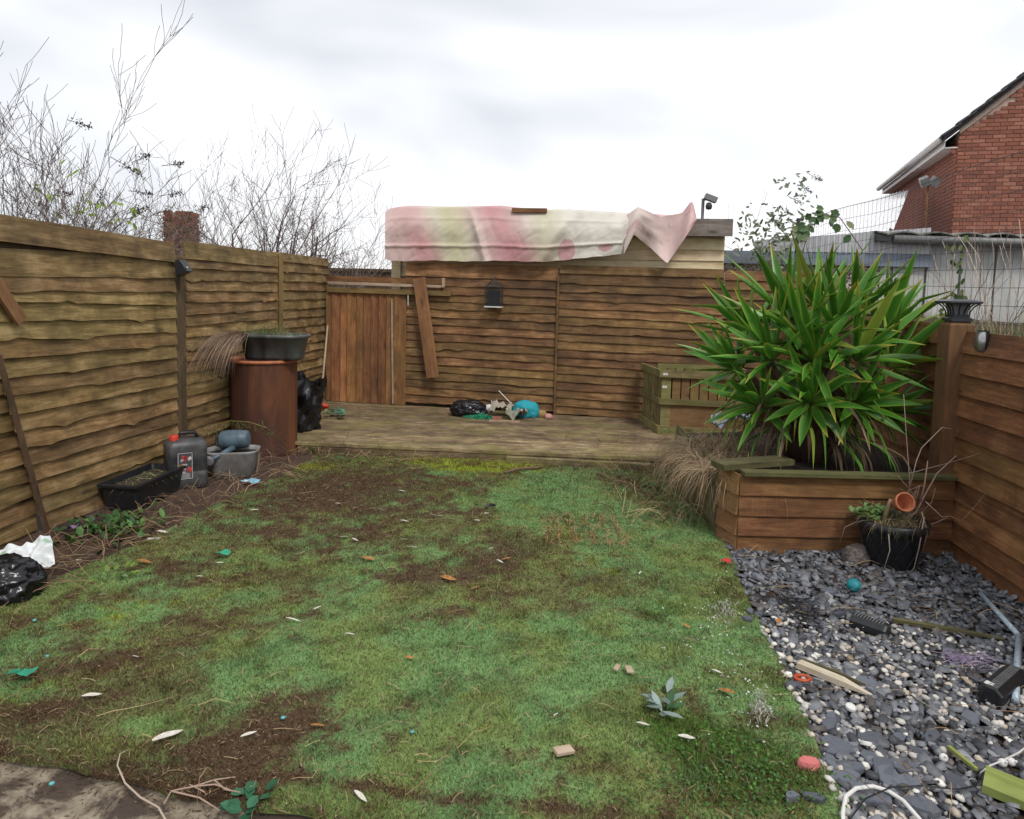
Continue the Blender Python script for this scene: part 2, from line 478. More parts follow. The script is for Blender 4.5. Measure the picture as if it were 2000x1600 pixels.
def mk_patio():
    m, nt, b = newmat('dirty_patio_concrete', 0.9)
    g = nt.nodes.new('ShaderNodeNewGeometry')
    n = noise(nt, g.outputs['Position'], 5.5, 6, 0.65, 0.4)
    c = ramp(nt, n, [(0.47, (0.05, 0.033, 0.024)), (0.54, (0.27, 0.22, 0.155)), (0.66, (0.5, 0.44, 0.33))])
    n2 = noise(nt, g.outputs['Position'], 60, 4)
    c = mixc(nt, mth(nt, 'MULTIPLY', n2, 0.6), c, (0.08, 0.06, 0.042))
    L(nt, c, b.inputs['Base Color'])
    bump(nt, b, n2, 0.6, 0.01)
    return m
M['patio'] = mk_patio()
# ---------------------------------------------------------------- ground, patio, border, lawn base
FX = -3.25                 # left fence line
RX = 2.40                  # right fence line
BA = Vector((-3.25, 8.95, 0.0)); BANG = -0.11     # back fence line: start and direction
BD = Vector((math.cos(BANG), math.sin(BANG), 0)); BN = Vector((-math.sin(BANG), math.cos(BANG), 0))
def BK(px, py, off=0.0):   # point on the back fence plane, off metres towards the house
    return APL(px, py, BA - BN * off, BN)
def BL(px, py, off=0.0):   # the same as (along, up)
    p = BK(px, py, off); return (p - BA).dot(BD), p.z

gm = MB()
gm.add([(-400, -400, -0.03), (400, -400, -0.03), (400, 400, -0.03), (-400, 400, -0.03)], [(0, 1, 2, 3)])
tag(gm.build('ground', M['soil']), 'dark bare earth around the garden', None, None, 'structure')
pm = MB()
pm.add([(-3.4, -1.5, 0.004), (1.2, -1.5, 0.004), (1.2, 2.6, 0.004), (-3.4, 2.6, 0.004)], [(0, 1, 2, 3)])
tag(pm.build('patio', M['patio']), 'dirty pale concrete patio strip at the near edge', None, None, 'structure')
# soil border beside the left fence, lumpy
def grid_patch(fx, nu, nv, colf):
    u, v = np.meshgrid(np.linspace(0, 1, nu), np.linspace(0, 1, nv))
    P = fx(u.ravel(), v.ravel())
    C = colf(P[:, 0], P[:, 1])
    ii = np.arange(nu * nv).reshape(nv, nu)
    F = np.stack([ii[:-1, :-1], ii[:-1, 1:], ii[1:, 1:], ii[1:, :-1]], -1).reshape(-1, 4)
    return P, F, C
_LB = sorted([(p.y, p.x) for p in (G(*q) for q in ((-120, 1250), (20, 1188), (150, 1122), (300, 1055), (400, 1005), (480, 966), (560, 930), (600, 905)))])
LBY = np.array([a for a, b in _LB]); LBX = np.array([b for a, b in _LB])
def xL(y): return np.interp(y, LBY, LBX)
_RB = sorted([(p.y, p.x) for p in (G(*q) for q in ((1690, 1700), (1650, 1600), (1600, 1470), (1560, 1380), (1515, 1280), (1460, 1180), (1430, 1095)))] + [(4.9, 0.98), (5.6, 0.86), (7.0, 0.80)])
RBY = np.array([a for a, b in _RB]); RBX = np.array([b for a, b in _RB])
def xR(y): return np.interp(y, RBY, RBX) + 0.006 * np.sin(y * 17)
def lz(x, y): return 0.010 + 0.022 * fbm(x, y, 2.2, 5) + 0.008 * fbm(x, y, 14, 9)
def soil_f(u, v):
    y = 1.6 + v * 5.2
    x = FX - 0.03 + u * (xL(y) + 0.08 - FX + 0.03)
    return np.stack([x, y, 0.005 + 0.05 * fbm(x, y, 7, 2) * (1 - u) + 0.004], -1)
def soil_c(x, y):
    n = fbm(x, y, 9, 21)[:, None]
    return np.array([0.03, 0.019, 0.014]) * (1 - n) + np.array([0.1, 0.058, 0.036]) * n
P, F, C = grid_patch(soil_f, 24, 140, soil_c)
o = link('soil_border', np_mesh('soil_border', P, F, C, True), M['litter'])
tag(o, 'strip of bare brown soil along the left fence', None, None, 'structure')

# dirt, clean and moss maps of the turf, laid out on the ground
def blobs(L_):
    out = []
    for px, py, rx, ry, s in L_:
        c = G(px, py); dx = abs(G(px + rx, py).x - c.x); dy = abs(G(px, py - ry).y - G(px, py + ry).y) / 2
        out.append((c.x, c.y, dx, dy, s))
    return out
DIRT = blobs([(650, 990, 150, 60, 1.2), (760, 935, 100, 22, .8), (560, 965, 90, 25, .6), (900, 1015, 70, 14, .5), (960, 1095, 70, 36, .9), (1000, 1060, 40, 30, .5),
  (460, 1130, 110, 32, .7), (330, 1115, 90, 24, .7), (210, 1180, 110, 22, .6), (90, 1225, 90, 22, .7), (260, 1290, 130, 26, .8), (590, 1430, 130, 36, 1.1), (470, 1485, 90, 40, 1.2),
  (330, 1470, 80, 22, .7), (610, 1380, 60, 36, .6), (110, 1310, 90, 40, .5), (60, 1420, 90, 40, .6), (800, 1130, 90, 18, .6), (620, 1212, 40, 14, .6), (612, 1290, 30, 14, .7),
  (930, 1212, 130, 14, .6), (1130, 1190, 110, 14, .6), (1010, 1485, 40, 12, .6), (1120, 1480, 50, 14, .5), (740, 1450, 90, 22, .6), (1445, 1270, 36, 22, .5), (1490, 1400, 30, 36, .4),
  (200, 1545, 260, 16, 1.3), (600, 1540, 300, 14, .9), (1000, 1590, 300, 12, .8), (1300, 1560, 180, 16, .4), (880, 955, 120, 14, .5), (1230, 935, 70, 30, .5), (1300, 1000, 60, 50, .4), (640, 890, 160, 8, .8), (1000, 893, 300, 6, .7), (200, 1400, 100, 18, .4), (820, 1260, 40, 30, .35)])
CLEAN = blobs([(1110, 985, 120, 50, 1.4), (1000, 1310, 210, 100, 1.3), (1040, 1430, 200, 36, .7), (420, 1172, 70, 24, .8), (500, 1300, 170, 44, .7), (280, 1432, 80, 20, 1.0),
  (1310, 1060, 110, 60, 1.1), (1130, 1240, 160, 26, .8), (900, 1520, 200, 20, .6), (760, 1190, 80, 20, .4), (1350, 1200, 80, 60, .5), (720, 1250, 120, 30, .3), (1400, 1350, 60, 40, .4)])
MOSS = blobs([(920, 908, 115, 15, 2.6), (620, 917, 60, 10, .9), (1040, 905, 70, 8, .5), (250, 1200, 90, 30, .7), (480, 1160, 60, 26, .5), (300, 1020, 70, 20, .4), (1270, 1195, 60, 18, .5), (1190, 1110, 100, 24, .4), (60, 1250, 80, 60, .4), (450, 1000, 60, 20, .4), (120, 1520, 60, 16, .3), (60, 1370, 60, 40, .5)])
LUSH = blobs([(1390, 1480, 120, 70, 1.0), (1500, 1520, 100, 60, 1.0), (1290, 1200, 60, 18, .8), (1300, 1420, 60, 40, .5), (1200, 1120, 110, 20, .4), (1530, 1380, 40, 50, .6), (1420, 1170, 50, 40, .5)])
def bsum(B, x, y):
    v = np.zeros_like(x)
    for cx, cy, dx, dy, s in B:
        v = v + s * np.exp(-(((x - cx) / dx) ** 2 + ((y - cy) / dy) ** 2) * 0.9)
    return v
def sstep(a, b, v):
    t = np.clip((v - a) / (b - a), 0, 1); return t * t * (3 - 2 * t)
def turf_state(x, y):
    n = fbm(x, y, 3.2, 31, 5); n2 = fbm(x, y, 11, 41, 4); n3 = fbm(x, y, 38, 51, 3)
    d = bsum(DIRT, x, y) - 0.7 * bsum(CLEAN, x, y) + (n - 0.5) * 1.3 + (n2 - 0.5) * 1.8 + (n3 - 0.5) * 1.6
    dirt = sstep(-0.05, 1.15, d)
    mo = sstep(0.35, 1.0, bsum(MOSS, x, y) + (n2 - 0.5) * 1.3 + (fbm(x, y, 5, 61) - 0.5) * 0.8)
    lush = sstep(0.3, 0.9, bsum(LUSH, x, y) + (n2 - 0.5) * 0.9)
    film = sstep(0.2, 0.85, 0.56 + (fbm(x, y, 2.0, 71) - 0.5) * 2.0 + (n2 - 0.5) * 1.2 - 0.8 * bsum(CLEAN, x, y) + 0.3 * bsum(DIRT, x, y))
    return dirt, mo, lush, film
TG = np.array([0.18, 0.305, 0.112]); TF = np.array([0.16, 0.16, 0.058]); TM = np.array([0.36, 0.42, 0.03]); TL = np.array([0.085, 0.19, 0.028]); TD = np.array([0.062, 0.032, 0.02]); TD2 = np.array([0.105, 0.06, 0.034])
def turf_col(x, y):
    dirt, mo, lush, film = turf_state(x, y)
    c = TG + (TF - TG) * (film * 0.8)[:, None]
    ol = sstep(0.42, 0.68, fbm(x, y, 4.5, 121, 5)); c = c + (np.array([0.21, 0.24, 0.062]) - c) * (ol * 0.55)[:, None]
    dk2 = sstep(0.5, 0.75, fbm(x, y, 9, 131, 4)); c = c * (1 - 0.3 * dk2)[:, None]
    c = c + (TM - c) * (mo * 0.8)[:, None]
    c = c + (TL - c) * (lush * 0.75)[:, None]
    dd = TD + (TD2 - TD) * fbm(x, y, 20, 81)[:, None]
    c = c + (dd - c) * (dirt * 0.92)[:, None]
    return c, dirt, mo, lush, film
_fa = G(0, 1492); _fb = G(520, 1600)
def yF(x): return _fa.y + (_fb.y - _fa.y) * (x - _fa.x) / (_fb.x - _fa.x) + 0.010 * np.sin(x * 7) + 0.008 * np.sin(x * 23)
YB = 6.62
def lawn_xy(u, v):
    x0 = -2.7 + u * 3.55
    yf = yF(x0)
    y = yf + v * (YB - yf)
    x = xL(y) + u * (xR(y) - xL(y))
    return x, y
def lawn_f(u, v):
    x, y = lawn_xy(u, v)
    k = sstep(0.0, 0.012, v)
    return np.stack([x, y, lz(x, y) * k - 0.01 * (1 - k)], -1)
P, F, C = grid_patch(lawn_f, 150, 190, lambda x, y: turf_col(x, y)[0])
o = link('lawn', np_mesh('lawn', P, F, C, True), M['turf'])
tag(o, 'worn green artificial turf lawn with brown dirt patches', None, None, 'structure')
# gravel bed base
gb = MB()
gb.add([(0.7, 0.6, 0.008), (RX, 0.6, 0.008), (RX, 4.9, 0.008), (0.9, 4.9, 0.008)], [(0, 1, 2, 3)])
tag(gb.build('gravel_bed', M['soil']), 'dark bed under the slate and pebble gravel', None, None, 'structure')

# ---------------------------------------------------------------- fences
def wavy_board(Lx, h, wav=0.012, thick=0.014, lean=0.025, seed=0, segs=22, zsag=0.0):
    """local X along, Z up from 0, front at -Y; wavy lower edge"""
    r = random.Random(seed)
    mb = MB(); V = []; F = []
    ph = [(r.uniform(2, 5), r.uniform(0, 6)), (r.uniform(6, 11), r.uniform(0, 6)), (r.uniform(14, 22), r.uniform(0, 6))]
    kinks = [(r.uniform(0, Lx), r.uniform(0.025, 0.08), r.uniform(0.4, 1.5) * wav * r.choice((1, 1, -0.8))) for _ in range(r.randint(1, 4))] if wav else []
    bow = r.uniform(-1, 1) * wav * 0.5
    for i in range(segs + 1):
        x = Lx * i / segs
        dz = 0.0
        if wav:
            dz = wav * (0.22 * math.sin(ph[0][0] * .6 * x + ph[0][1]) + 0.13 * math.sin(ph[1][0] * x + ph[1][1]) + 0.07 * math.sin(ph[2][0] * x + ph[2][1]))
            for kx, kw, ka in kinks: dz -= ka * math.exp(-((x - kx) / kw) ** 2)
        yb = -lean + (0.35 * wav * math.sin(ph[1][0] * x + 1) if wav else 0)
        zt = h + bow * math.sin(math.pi * i / segs)
        V += [(x, -0.003, zt), (x, yb * 0.55, h * 0.45 + dz * 0.5), (x, yb, dz), (x, yb + thick, dz + 0.001), (x, 0.007, zt)]
    for i in range(segs):
        a = i * 5; b = a + 5
        for k in range(4): F.append((a + k, a + k + 1, b + k + 1, b + k))
        F.append((a + 4, a, b, b + 4))
    F.append((0, 4, 3, 2, 1)); e = segs * 5; F.append((e, e + 1, e + 2, e + 3, e + 4))
    mb.add(V, F)
    return mb.mesh('board')

_seed = [100]
def lap_panel(label, p0, p1, ztop, exps, mat, wav=0.012, drop=0.0, group='fence panels', left_of=None, skip=(), zshift=None, top_wav=True, top_plain=True):
    p0 = Vector(p0); p1 = Vector(p1)
    d = p1 - p0; Lx = d.length; ang = math.atan2(d.y, d.x)
    e = E('lap_fence', (p0.x, p0.y, 0), ang, label, 'fence', group)
    tilt = math.atan2(-drop, Lx)
    z = ztop
    for i, ex in enumerate(exps):
        z -= ex
        _seed[0] += 1
        if i in skip: continue
        x0 = left_of(z) if left_of else 0.0
        wv = wav * (0.35 if (i == 0 and top_plain) else 1)
        me = wavy_board(Lx - x0, ex + (0.0 if i == 0 else 0.035), wv, seed=_seed[0])
        zz = z + (zshift(i) if zshift else 0)
        ob = link('board', me, mat, e, (x0, 0, zz - drop * x0 / Lx), (0, tilt * -1 if False else math.atan2(drop, Lx), 0))
    return e
def post(name, label, x, y, z0, z1, w_, mat, rz=0, group='fence posts'):
    mb = MB(); mb.box((0, 0, (z1 - z0) / 2), (w_, w_, z1 - z0))
    mb.box((0, 0, z1 - z0 + 0.012), (w_ * 0.96, w_ * 0.96, 0.024), top=0.7)
    o = mb.build(name, mat, None, loc=(x, y, z0), rot=(0, 0, rz))
    return tag(o, label, 'post', group)
# left fence, near to far (Y): joints from the photograph
EX = [0.155] + [0.105] * 18
lap_panel('olive lap fence panel at the left edge, mostly behind the slumped one', (FX - 0.05, 1.95, 0), (FX - 0.05, 4.05, 0), 1.70, [0.11] * 16, M['fence_old'], 0.010, 0.0, 'left fence panels')
def racked(z):      # the near end of the slumped panel rises away from the camera towards the ground
    return max(0.0, 0.0 + (1.15 - z) * 0.30)
pA = lap_panel('slumped olive lap fence panel with a gap under its top board, left foreground', (FX, 3.72, 0), (FX, 5.55, 0), 1.96, EX[:1] + [0.125] + [0.108] * 15, M['fence_old'], 0.016, 0.045, 'left fence panels', left_of=racked)
# open its second board: it has dropped at the near end
bs = [c for c in pA.children]
bs[1].location.z -= 0.075; bs[1].rotation_euler[1] -= 0.042; bs[1].location.y += 0.004
bs[2].location.z -= 0.045; bs[2].rotation_euler[1] -= 0.024
mb = MB(); mb.box((0.91, 0, 0), (1.86, 0.012, 0.3)); mb.build('gap_shade_board', M['post_dark'], pA, loc=(0, 0.03, 1.74))  # added dark board standing in for the shade behind the open gap
lap_panel('olive lap fence panel behind the rusty drum', (FX, 5.70, 0), (FX, 7.52, 0), 1.945, [0.15] + [0.068] + [0.098] * 18, M['fence_old'], 0.016, 0.0, 'left fence panels')
lap_panel('short olive lap fence panel running into the back left corner', (FX, 7.62, 0), (FX, 9.15, 0), 1.955, [0.10] + [0.105] * 17, M['fence_old'], 0.012, 0.0, 'left fence panels')
post('fence_post', 'dark timber post between slumped panel and the next one', FX - 0.01, 5.625, 0, 1.80, 0.075, M['post_dark'], 0, 'left fence posts')
mb = MB(); mb.box((0, 0, 0.95), (0.03, 0.045, 1.9)); tag(mb.build('fence_batten', M['batten'], None, loc=(FX + 0.035, 7.575, 0.05)), 'thin yellowish upright batten above the trough planter', 'batten')
post('fence_post', 'plain timber post behind the thin yellowish batten', FX - 0.045, 7.575, 0, 1.93, 0.1, M['fence_old'], 0, 'left fence posts')
# the racked edge batten of the slumped panel and a stub brace
mb = MB(); a = Vector((FX + 0.035, 3.72, 1.17)); b_ = Vector((FX + 0.035, 4.06, 0.0)); mb.tube([(0, 0, 0), tuple(b_ - a)], 0.022, 4)
tag(mb.build('edge_batten', M['post_dark'], None, loc=a), 'dark slanting batten on the slumped panel edge', 'batten')
mb = MB(); a = AX(-30, 520, FX + 0.05); b_ = AX(42, 628, FX + 0.05); dd = b_ - a
mb.box((0, 0, 0), (dd.length, 0.02, 0.075)); tag(mb.build('brace_board', M['plank_wood'], None, loc=(a + b_) / 2, rot=(0, math.atan2(-dd.z, dd.y), R(90))), 'short slanting brace board at the left edge', 'plank')

# back fence panels, local to the back line
def BP(x): return BA + BD * x
xs0 = BL(793, 600)[0]; xs1 = BL(1090, 600)[0]; xs2 = BL(1411, 600)[0]; xs3 = BL(1560, 600)[0]
zt0 = BL(850, 513)[1]; zt1 = BL(1250, 520)[1]
lap_panel('brown lap fence panel behind the leaning plank and wire lantern', BP(xs0), BP(xs1 - 0.012), zt0, [0.17, 0.105] + [0.098] * 15, M['fence_back'], 0.013, 0.02, 'back fence panels')
lap_panel('brown lap fence panel below the torn end of the tarpaulin', BP(xs1 + 0.012), BP(xs2), zt1, [0.10, 0.12] + [0.098] * 16, M['fence_back'], 0.013, 0.02, 'back fence panels')
lap_panel('dark brown fence panel in the back corner beside the yucca', BP(xs2 + 0.02) + BN * 0.06, BP(xs3 + 0.25) + BN * 0.06, zt1 - 0.03, [0.11] * 16, M['fence_back'], 0.008, 0.0, 'back fence panels')
mb = MB(); mb.box((0, 0, 0.84), (0.024, 0.03, 1.68)); tag(mb.build('fence_batten', M['fence_back'], None, loc=BP(xs1) - BN * 0.03 + Vector((0, 0, 0.12)), rot=(0, 0, BANG)), 'thin brown upright batten where the two back panels meet', 'batten')

# gate in the back left corner
g = E('garden_gate', BA, BANG, 'orange-brown boarded gate in the back left corner', 'gate')
gx1 = xs0 - 0.02; gz1 = BL(700, 580)[1]; gz0 = 0.13
gxs = [BL(p, 680)[0] for p in (640, 651, 668, 681, 699, 713, 727, 742, 757, 772, 792)]
for i in range(10):
    x0, x1 = gxs[i], gxs[i + 1]
    mb = MB(); t = 0.012
    mb.add([(0, -0.034, 0), (x1 - x0 + 0.012, -0.008, 0), (x1 - x0 + 0.012, 0.008, 0), (0, 0.006, 0), (0, -0.034, gz1 - gz0 + 0.05), (x1 - x0 + 0.012, -0.008, gz1 - gz0 + 0.05), (x1 - x0 + 0.012, 0.008, gz1 - gz0 + 0.05), (0, 0.006, gz1 - gz0 + 0.05)],
           [(3, 2, 1, 0), (4, 5, 6, 7), (0, 1, 5, 4), (1, 2, 6, 5), (2, 3, 7, 6), (3, 0, 4, 7)])
    mb.build('board', M['gate_wood'], g, loc=(x0, -0.015 - 0.002 * (i % 2), gz0))
mb = MB(); mb.box((0, 0, 0), (0.02, 0.03, gz1 - gz0 - 0.02)); ob = mb.build('strip', M['pale_wood'], g, loc=(BL(770, 680)[0], -0.055, (gz0 + gz1) / 2), rot=(0, -0.022, 0))
for nm, (xa, ya, xb, yb, m, off, th) in {'top_rail': (638, 540, 868, 555, 'fence_red', 0.03, 0.03), 'batten_rail': (641, 551, 868, 562, 'pale_wood', 0.07, 0.035), 'cross_rail': (640, 562, 880, 578, 'crate_panel', 0.055, 0.03)}.items():
    X0, Z1 = BL(xa, ya, off); X1, Z0 = BL(xb, yb, off)
    mb = MB(); mb.box((0, 0, 0), (X1 - X0, th, Z1 - Z0))
    mb.build(nm, M[m], g, loc=((X0 + X1) / 2, -off, (Z0 + Z1) / 2 + 0.003), rot=(0, 0.008, 0))
mb = MB(); mb.box((0, 0, 0), (0.03, 0.04, 0.11)); X, Z = BL(866, 552, 0.1); mb.build('latch_block', M['pale_wood'], g, loc=(X, -0.09, Z))
# leaning plank
X0, Z0 = BL(846, 737, 0.12); X1, Z1 = BL(819, 543, 0.12)
dx, dz = X1 - X0, Z1 - Z0
mb = MB(); ln = math.hypot(dx, dz); mb.box((0, 0, 0), (ln, 0.05, 0.15))
pl = mb.build('leaning_plank', M['plank_wood'], None)
pl.matrix_world = Matrix.Translation(BP((X0 + X1) / 2) - BN * 0.13 + Vector((0, 0, (Z0 + Z1) / 2))) @ Matrix.Rotation(BANG, 4, 'Z') @ Matrix.Rotation(-math.atan2(dz, dx), 4, 'Y') @ Matrix.Rotation(R(-14), 4, 'X')
tag(pl, 'tan plank hanging at a slant across the back fence', 'plank')
mb = MB(); X, Z = BL(797, 577, 0.06); X2, Z2 = BL(797, 597, 0.06); mb.tube([BP(X) - BN * 0.06 + Vector((0, 0, Z)), BP(X2) - BN * 0.06 + Vector((0, 0, Z2))], 0.006, 5)
tag(mb.build('hanging_string', M['white_plastic']), 'short white string hanging below the gate rail', 'string')

# right fence: straight shiplap boards, low
def shiplap(name, label, p0, p1, ztop, n, ex, mat, group, lean=0.032, z_end=None):
    p0 = Vector(p0); p1 = Vector(p1); d = p1 - p0; Lx = d.length
    e = E(name, (p0.x, p0.y, 0), math.atan2(d.y, d.x), label, 'fence' if 'fence' in name else 'planter', group)
    z = ztop
    for i in range(n):
        z -= ex; _seed[0] += 1
        r = random.Random(_seed[0])
        me = wavy_board(Lx, ex + (0 if i == 0 else 0.025), 0.0015, 0.016, lean, seed=_seed[0], segs=6)
        link('board', me, mat, e, (0, 0, z + r.uniform(-.002, .002)), (0, r.uniform(-.002, .002), 0))
    return e
shiplap('shiplap_fence', 'low red-brown shiplap fence at the right edge', (RX, 4.66, 0), (RX, 1.3, 0), 1.42, 11, 0.131, M['fence_red'], 'right fence panels')
shiplap('shiplap_fence', 'red-brown shiplap fence in shade behind the yucca', (RX + 0.02, 8.6, 0), (RX + 0.02, 4.82, 0), 1.46, 11, 0.133, M['fence_red'], 'right fence panels')
po = post('fence_post', 'thick red-brown post carrying the black lantern', RX - 0.03, 4.72, 0, 1.455, 0.145, M['post_red'], 0, 'right fence posts')

# ---------------------------------------------------------------- decking
dk = E('decking', (FX, 6.5, 0), 0, 'worn timber decking platform in front of the back fence', 'decking')
npl = 15; y0 = 6.5; yb = 8.95
DZ = 0.12
yy = y0; i = 0
while yy < 8.98:
    wd = 0.145
    mb = MB(); xl = FX + 0.02 + 0.0; xr = RX - 0.1
    if i == 0: xl = -2.75; xr = 0.95
    segs = 10; V = []; F = []
    _seed[0] += 1; r = random.Random(_seed[0])
    for k in range(segs + 1):
        x = xl + (xr - xl) * k / segs
        sag = r.uniform(-.003, .003)
        V += [(x, 0, DZ - 0.03), (x, 0.002, DZ - 0.004 + sag), (x, 0.008, DZ + sag), (x, wd - 0.014, DZ + sag), (x, wd - 0.006, DZ - 0.004 + sag), (x, wd - 0.004, DZ - 0.03)]
    for k in range(segs):
        a = k * 6; b = a + 6
        for q in range(5): F.append((a + q, b + q, b + q + 1, a + q + 1))
    F.append((0, 1, 2, 3, 4, 5)); F.append(tuple(segs * 6 + q for q in (5, 4, 3, 2, 1, 0)))
    mb.add([(v[0] - FX, v[1], v[2]) for v in V], F)
    mb.build('plank', M['deck_wood'], dk, loc=(0, yy - 6.5, r.uniform(-.002, .002)), rot=(0, 0, r.uniform(-.0015, .0015)))
    yy += wd; i += 1
mb = MB(); mb.box((1.9, 0, 0.055), (3.6, 0.03, 0.1)); mb.build('front_joist', M['deck_wood'], dk, loc=(0.55, 0.022, 0))
mb = MB(); mb.box((0, 0, 0), (1.3, 0.07, 0.06)); mb.build('edge_beam', M['deck_wood'], dk, loc=(3.3, -0.06, 0.05), rot=(0, 0, -0.03))
# ---------------------------------------------------------------- shed with tarpaulin
SHO = -0.22      # shed front plane behind the fence line
sx0 = BL(768, 520, SHO)[0]; sx1 = BL(1414, 500, SHO)[0]
zE = BL(1414, 462, SHO)[1]; zT = BL(1416, 432, SHO)[1]
sh = E('shed', BP(sx0) - BN * SHO, BANG, 'cream painted timber shed behind the back fence', 'shed')
W = sx1 - sx0; D = 2.0
mb = MB(); mb.box((W / 2, D / 2 + 0.02, zE / 2), (W, D, zE)); mb.build('wall', M['cream_wood'], sh)
zz = 1.75; k = 0
while zz < zE - 0.02:
    h = min(0.13, zE - zz)
    mb = MB(); L0 = W + 0.0
    mb.add([(0, -0.03, 0), (L0, -0.03, 0), (L0, -0.002, 0), (0, -0.002, 0), (0, -0.012, h), (L0, -0.012, h), (L0, 0.006, h), (0, 0.006, h)], [(3, 2, 1, 0), (4, 5, 6, 7), (0, 1, 5, 4), (1, 2, 6, 5), (2, 3, 7, 6), (3, 0, 4, 7)])
    mb.build('weatherboard', M['cream_wood'], sh, loc=(0, 0, zz)); zz += 0.127; k += 1
mb = MB(); mb.box((0, 0, 0), (0.12, 0.04, 0.9)); mb.build('corner_board', M['cream_wood'], sh, loc=(0.06, -0.04, 1.75))
# low pitched roof: grey bare boards
zr = zT - 0.02
for side in (0, 1):
    for q in range(4):
        a0, a1 = q / 4, (q + 1) / 4
        yA, yB_ = (-0.14 + 1.16 * a0, -0.14 + 1.16 * a1 + 0.02)
        zA, zB_ = zE + (zr - zE) * a0 + 0.012 * 0, zE + (zr - zE) * a1
        if side: yA, yB_ = 2 * D / 2 + 0.04 - yA, 2 * D / 2 + 0.04 - yB_
        mb = MB(); t = 0.03
        V = [(0, yA, zA + 0.012), (W + 0.1, yA, zA + 0.012), (W + 0.1, yB_, zB_), (0, yB_, zB_)]
        V2 = [(x, y, z + t) for x, y, z in V]
        mb.add(V + V2, [(3, 2, 1, 0), (4, 5, 6, 7), (0, 1, 5, 4), (1, 2, 6, 5), (2, 3, 7, 6), (3, 0, 4, 7)])
        mb.build('roof_board', M['grey_wood'], sh, loc=(-0.03, 0, 0))
mb = MB(); mb.box((0, 0, 0), (W + 0.08, 0.025, zT - zE + 0.02)); mb.build('fascia_board', M['grey_wood'], sh, loc=(W / 2 + 0.03, -0.155, (zE + zT) / 2 + 0.0))
mb = MB(); mb.box((0, 0, 0), (0.42, 0.05, 0.05)); pb_ = BK(1034, 412, 0.02); tag(mb.build('roof_batten', M['fence_red'], None, loc=pb_ + Vector((0, 0, .005)), rot=(0, .01, BANG)), 'short dark red batten lying on top of the tarpaulin', 'batten')

# the tarpaulin: main sheet over the roof edge, hanging in front
def tarp_col(px, k):
    n = float(fbm(px * 0.013, k * 2.1, 1, 3)); n2 = float(fbm(px * 0.05, k * 6, 1, 8))
    cream = np.array([0.72, 0.68, 0.6]); pink = np.array([0.62, 0.33, 0.33]); grn = np.array([0.58, 0.55, 0.34])
    rose = np.array([0.52, 0.22, 0.25]); ltp = np.array([0.68, 0.46, 0.44])
    c = cream.copy()
    def mixin(col, f): 
        nonlocal c
        f = max(0, min(1, f)); c = c + (col - c) * f
    gs = lambda m, s: math.exp(-((px - m) / s) ** 2)
    mixin(ltp, gs(775, 45) * 0.8)
    mixin(pink, gs(820 + 40 * (k - .5), 36) * (0.5 + 1.0 * n) * (0.5 + 0.7 * k))
    mixin(grn, gs(885 + 20 * (k - .4), 38) * 0.9)
    mixin(pink, gs(985 + 50 * (k - .5), 52) * (0.5 + 1.0 * n))
    mixin(rose, gs(1010, 60) * max(0, math.sin((k - 0.55) * 6)) * 0.8 if k > .5 else 0)
    mixin(grn, gs(1065, 30) * 0.6)
    mixin(rose, 0.75 if ((px - 1106) / 14) ** 2 + ((k - 0.82) / 0.2) ** 2 < 1 + n else 0)
    mixin(rose, 0.7 if ((px - 1183) / 15) ** 2 + ((k - 0.8) / 0.1) ** 2 < 0.7 + n * .6 else 0)
    mixin(ltp, max(0, (px - 1215) / 40) * 0.75)
    mixin(np.array([0.5, 0.2, 0.24]), max(0, n2 - 0.5) * 3.0 if px > 1228 else 0)
    mixin(np.array([0.25, 0.2, 0.2]), max(0, float(fbm(px * .3, k * 9, 1, 71)) - .68) * 4 if px > 1228 else 0)
    mixin(np.array([0.36, 0.32, 0.27]), max(0, n2 - 0.55) * 0.9)
    return tuple(c)
tp = E('tarpaulin', BP(BL(752, 510, 0.05)[0]) - BN * 0.05, 0, 'faded pink and cream floral tarpaulin draped over the shed roof', 'tarpaulin')
org = tp.location.copy()
mb = MB(); nu, nv = 320, 60; V = []; C = []; F = []
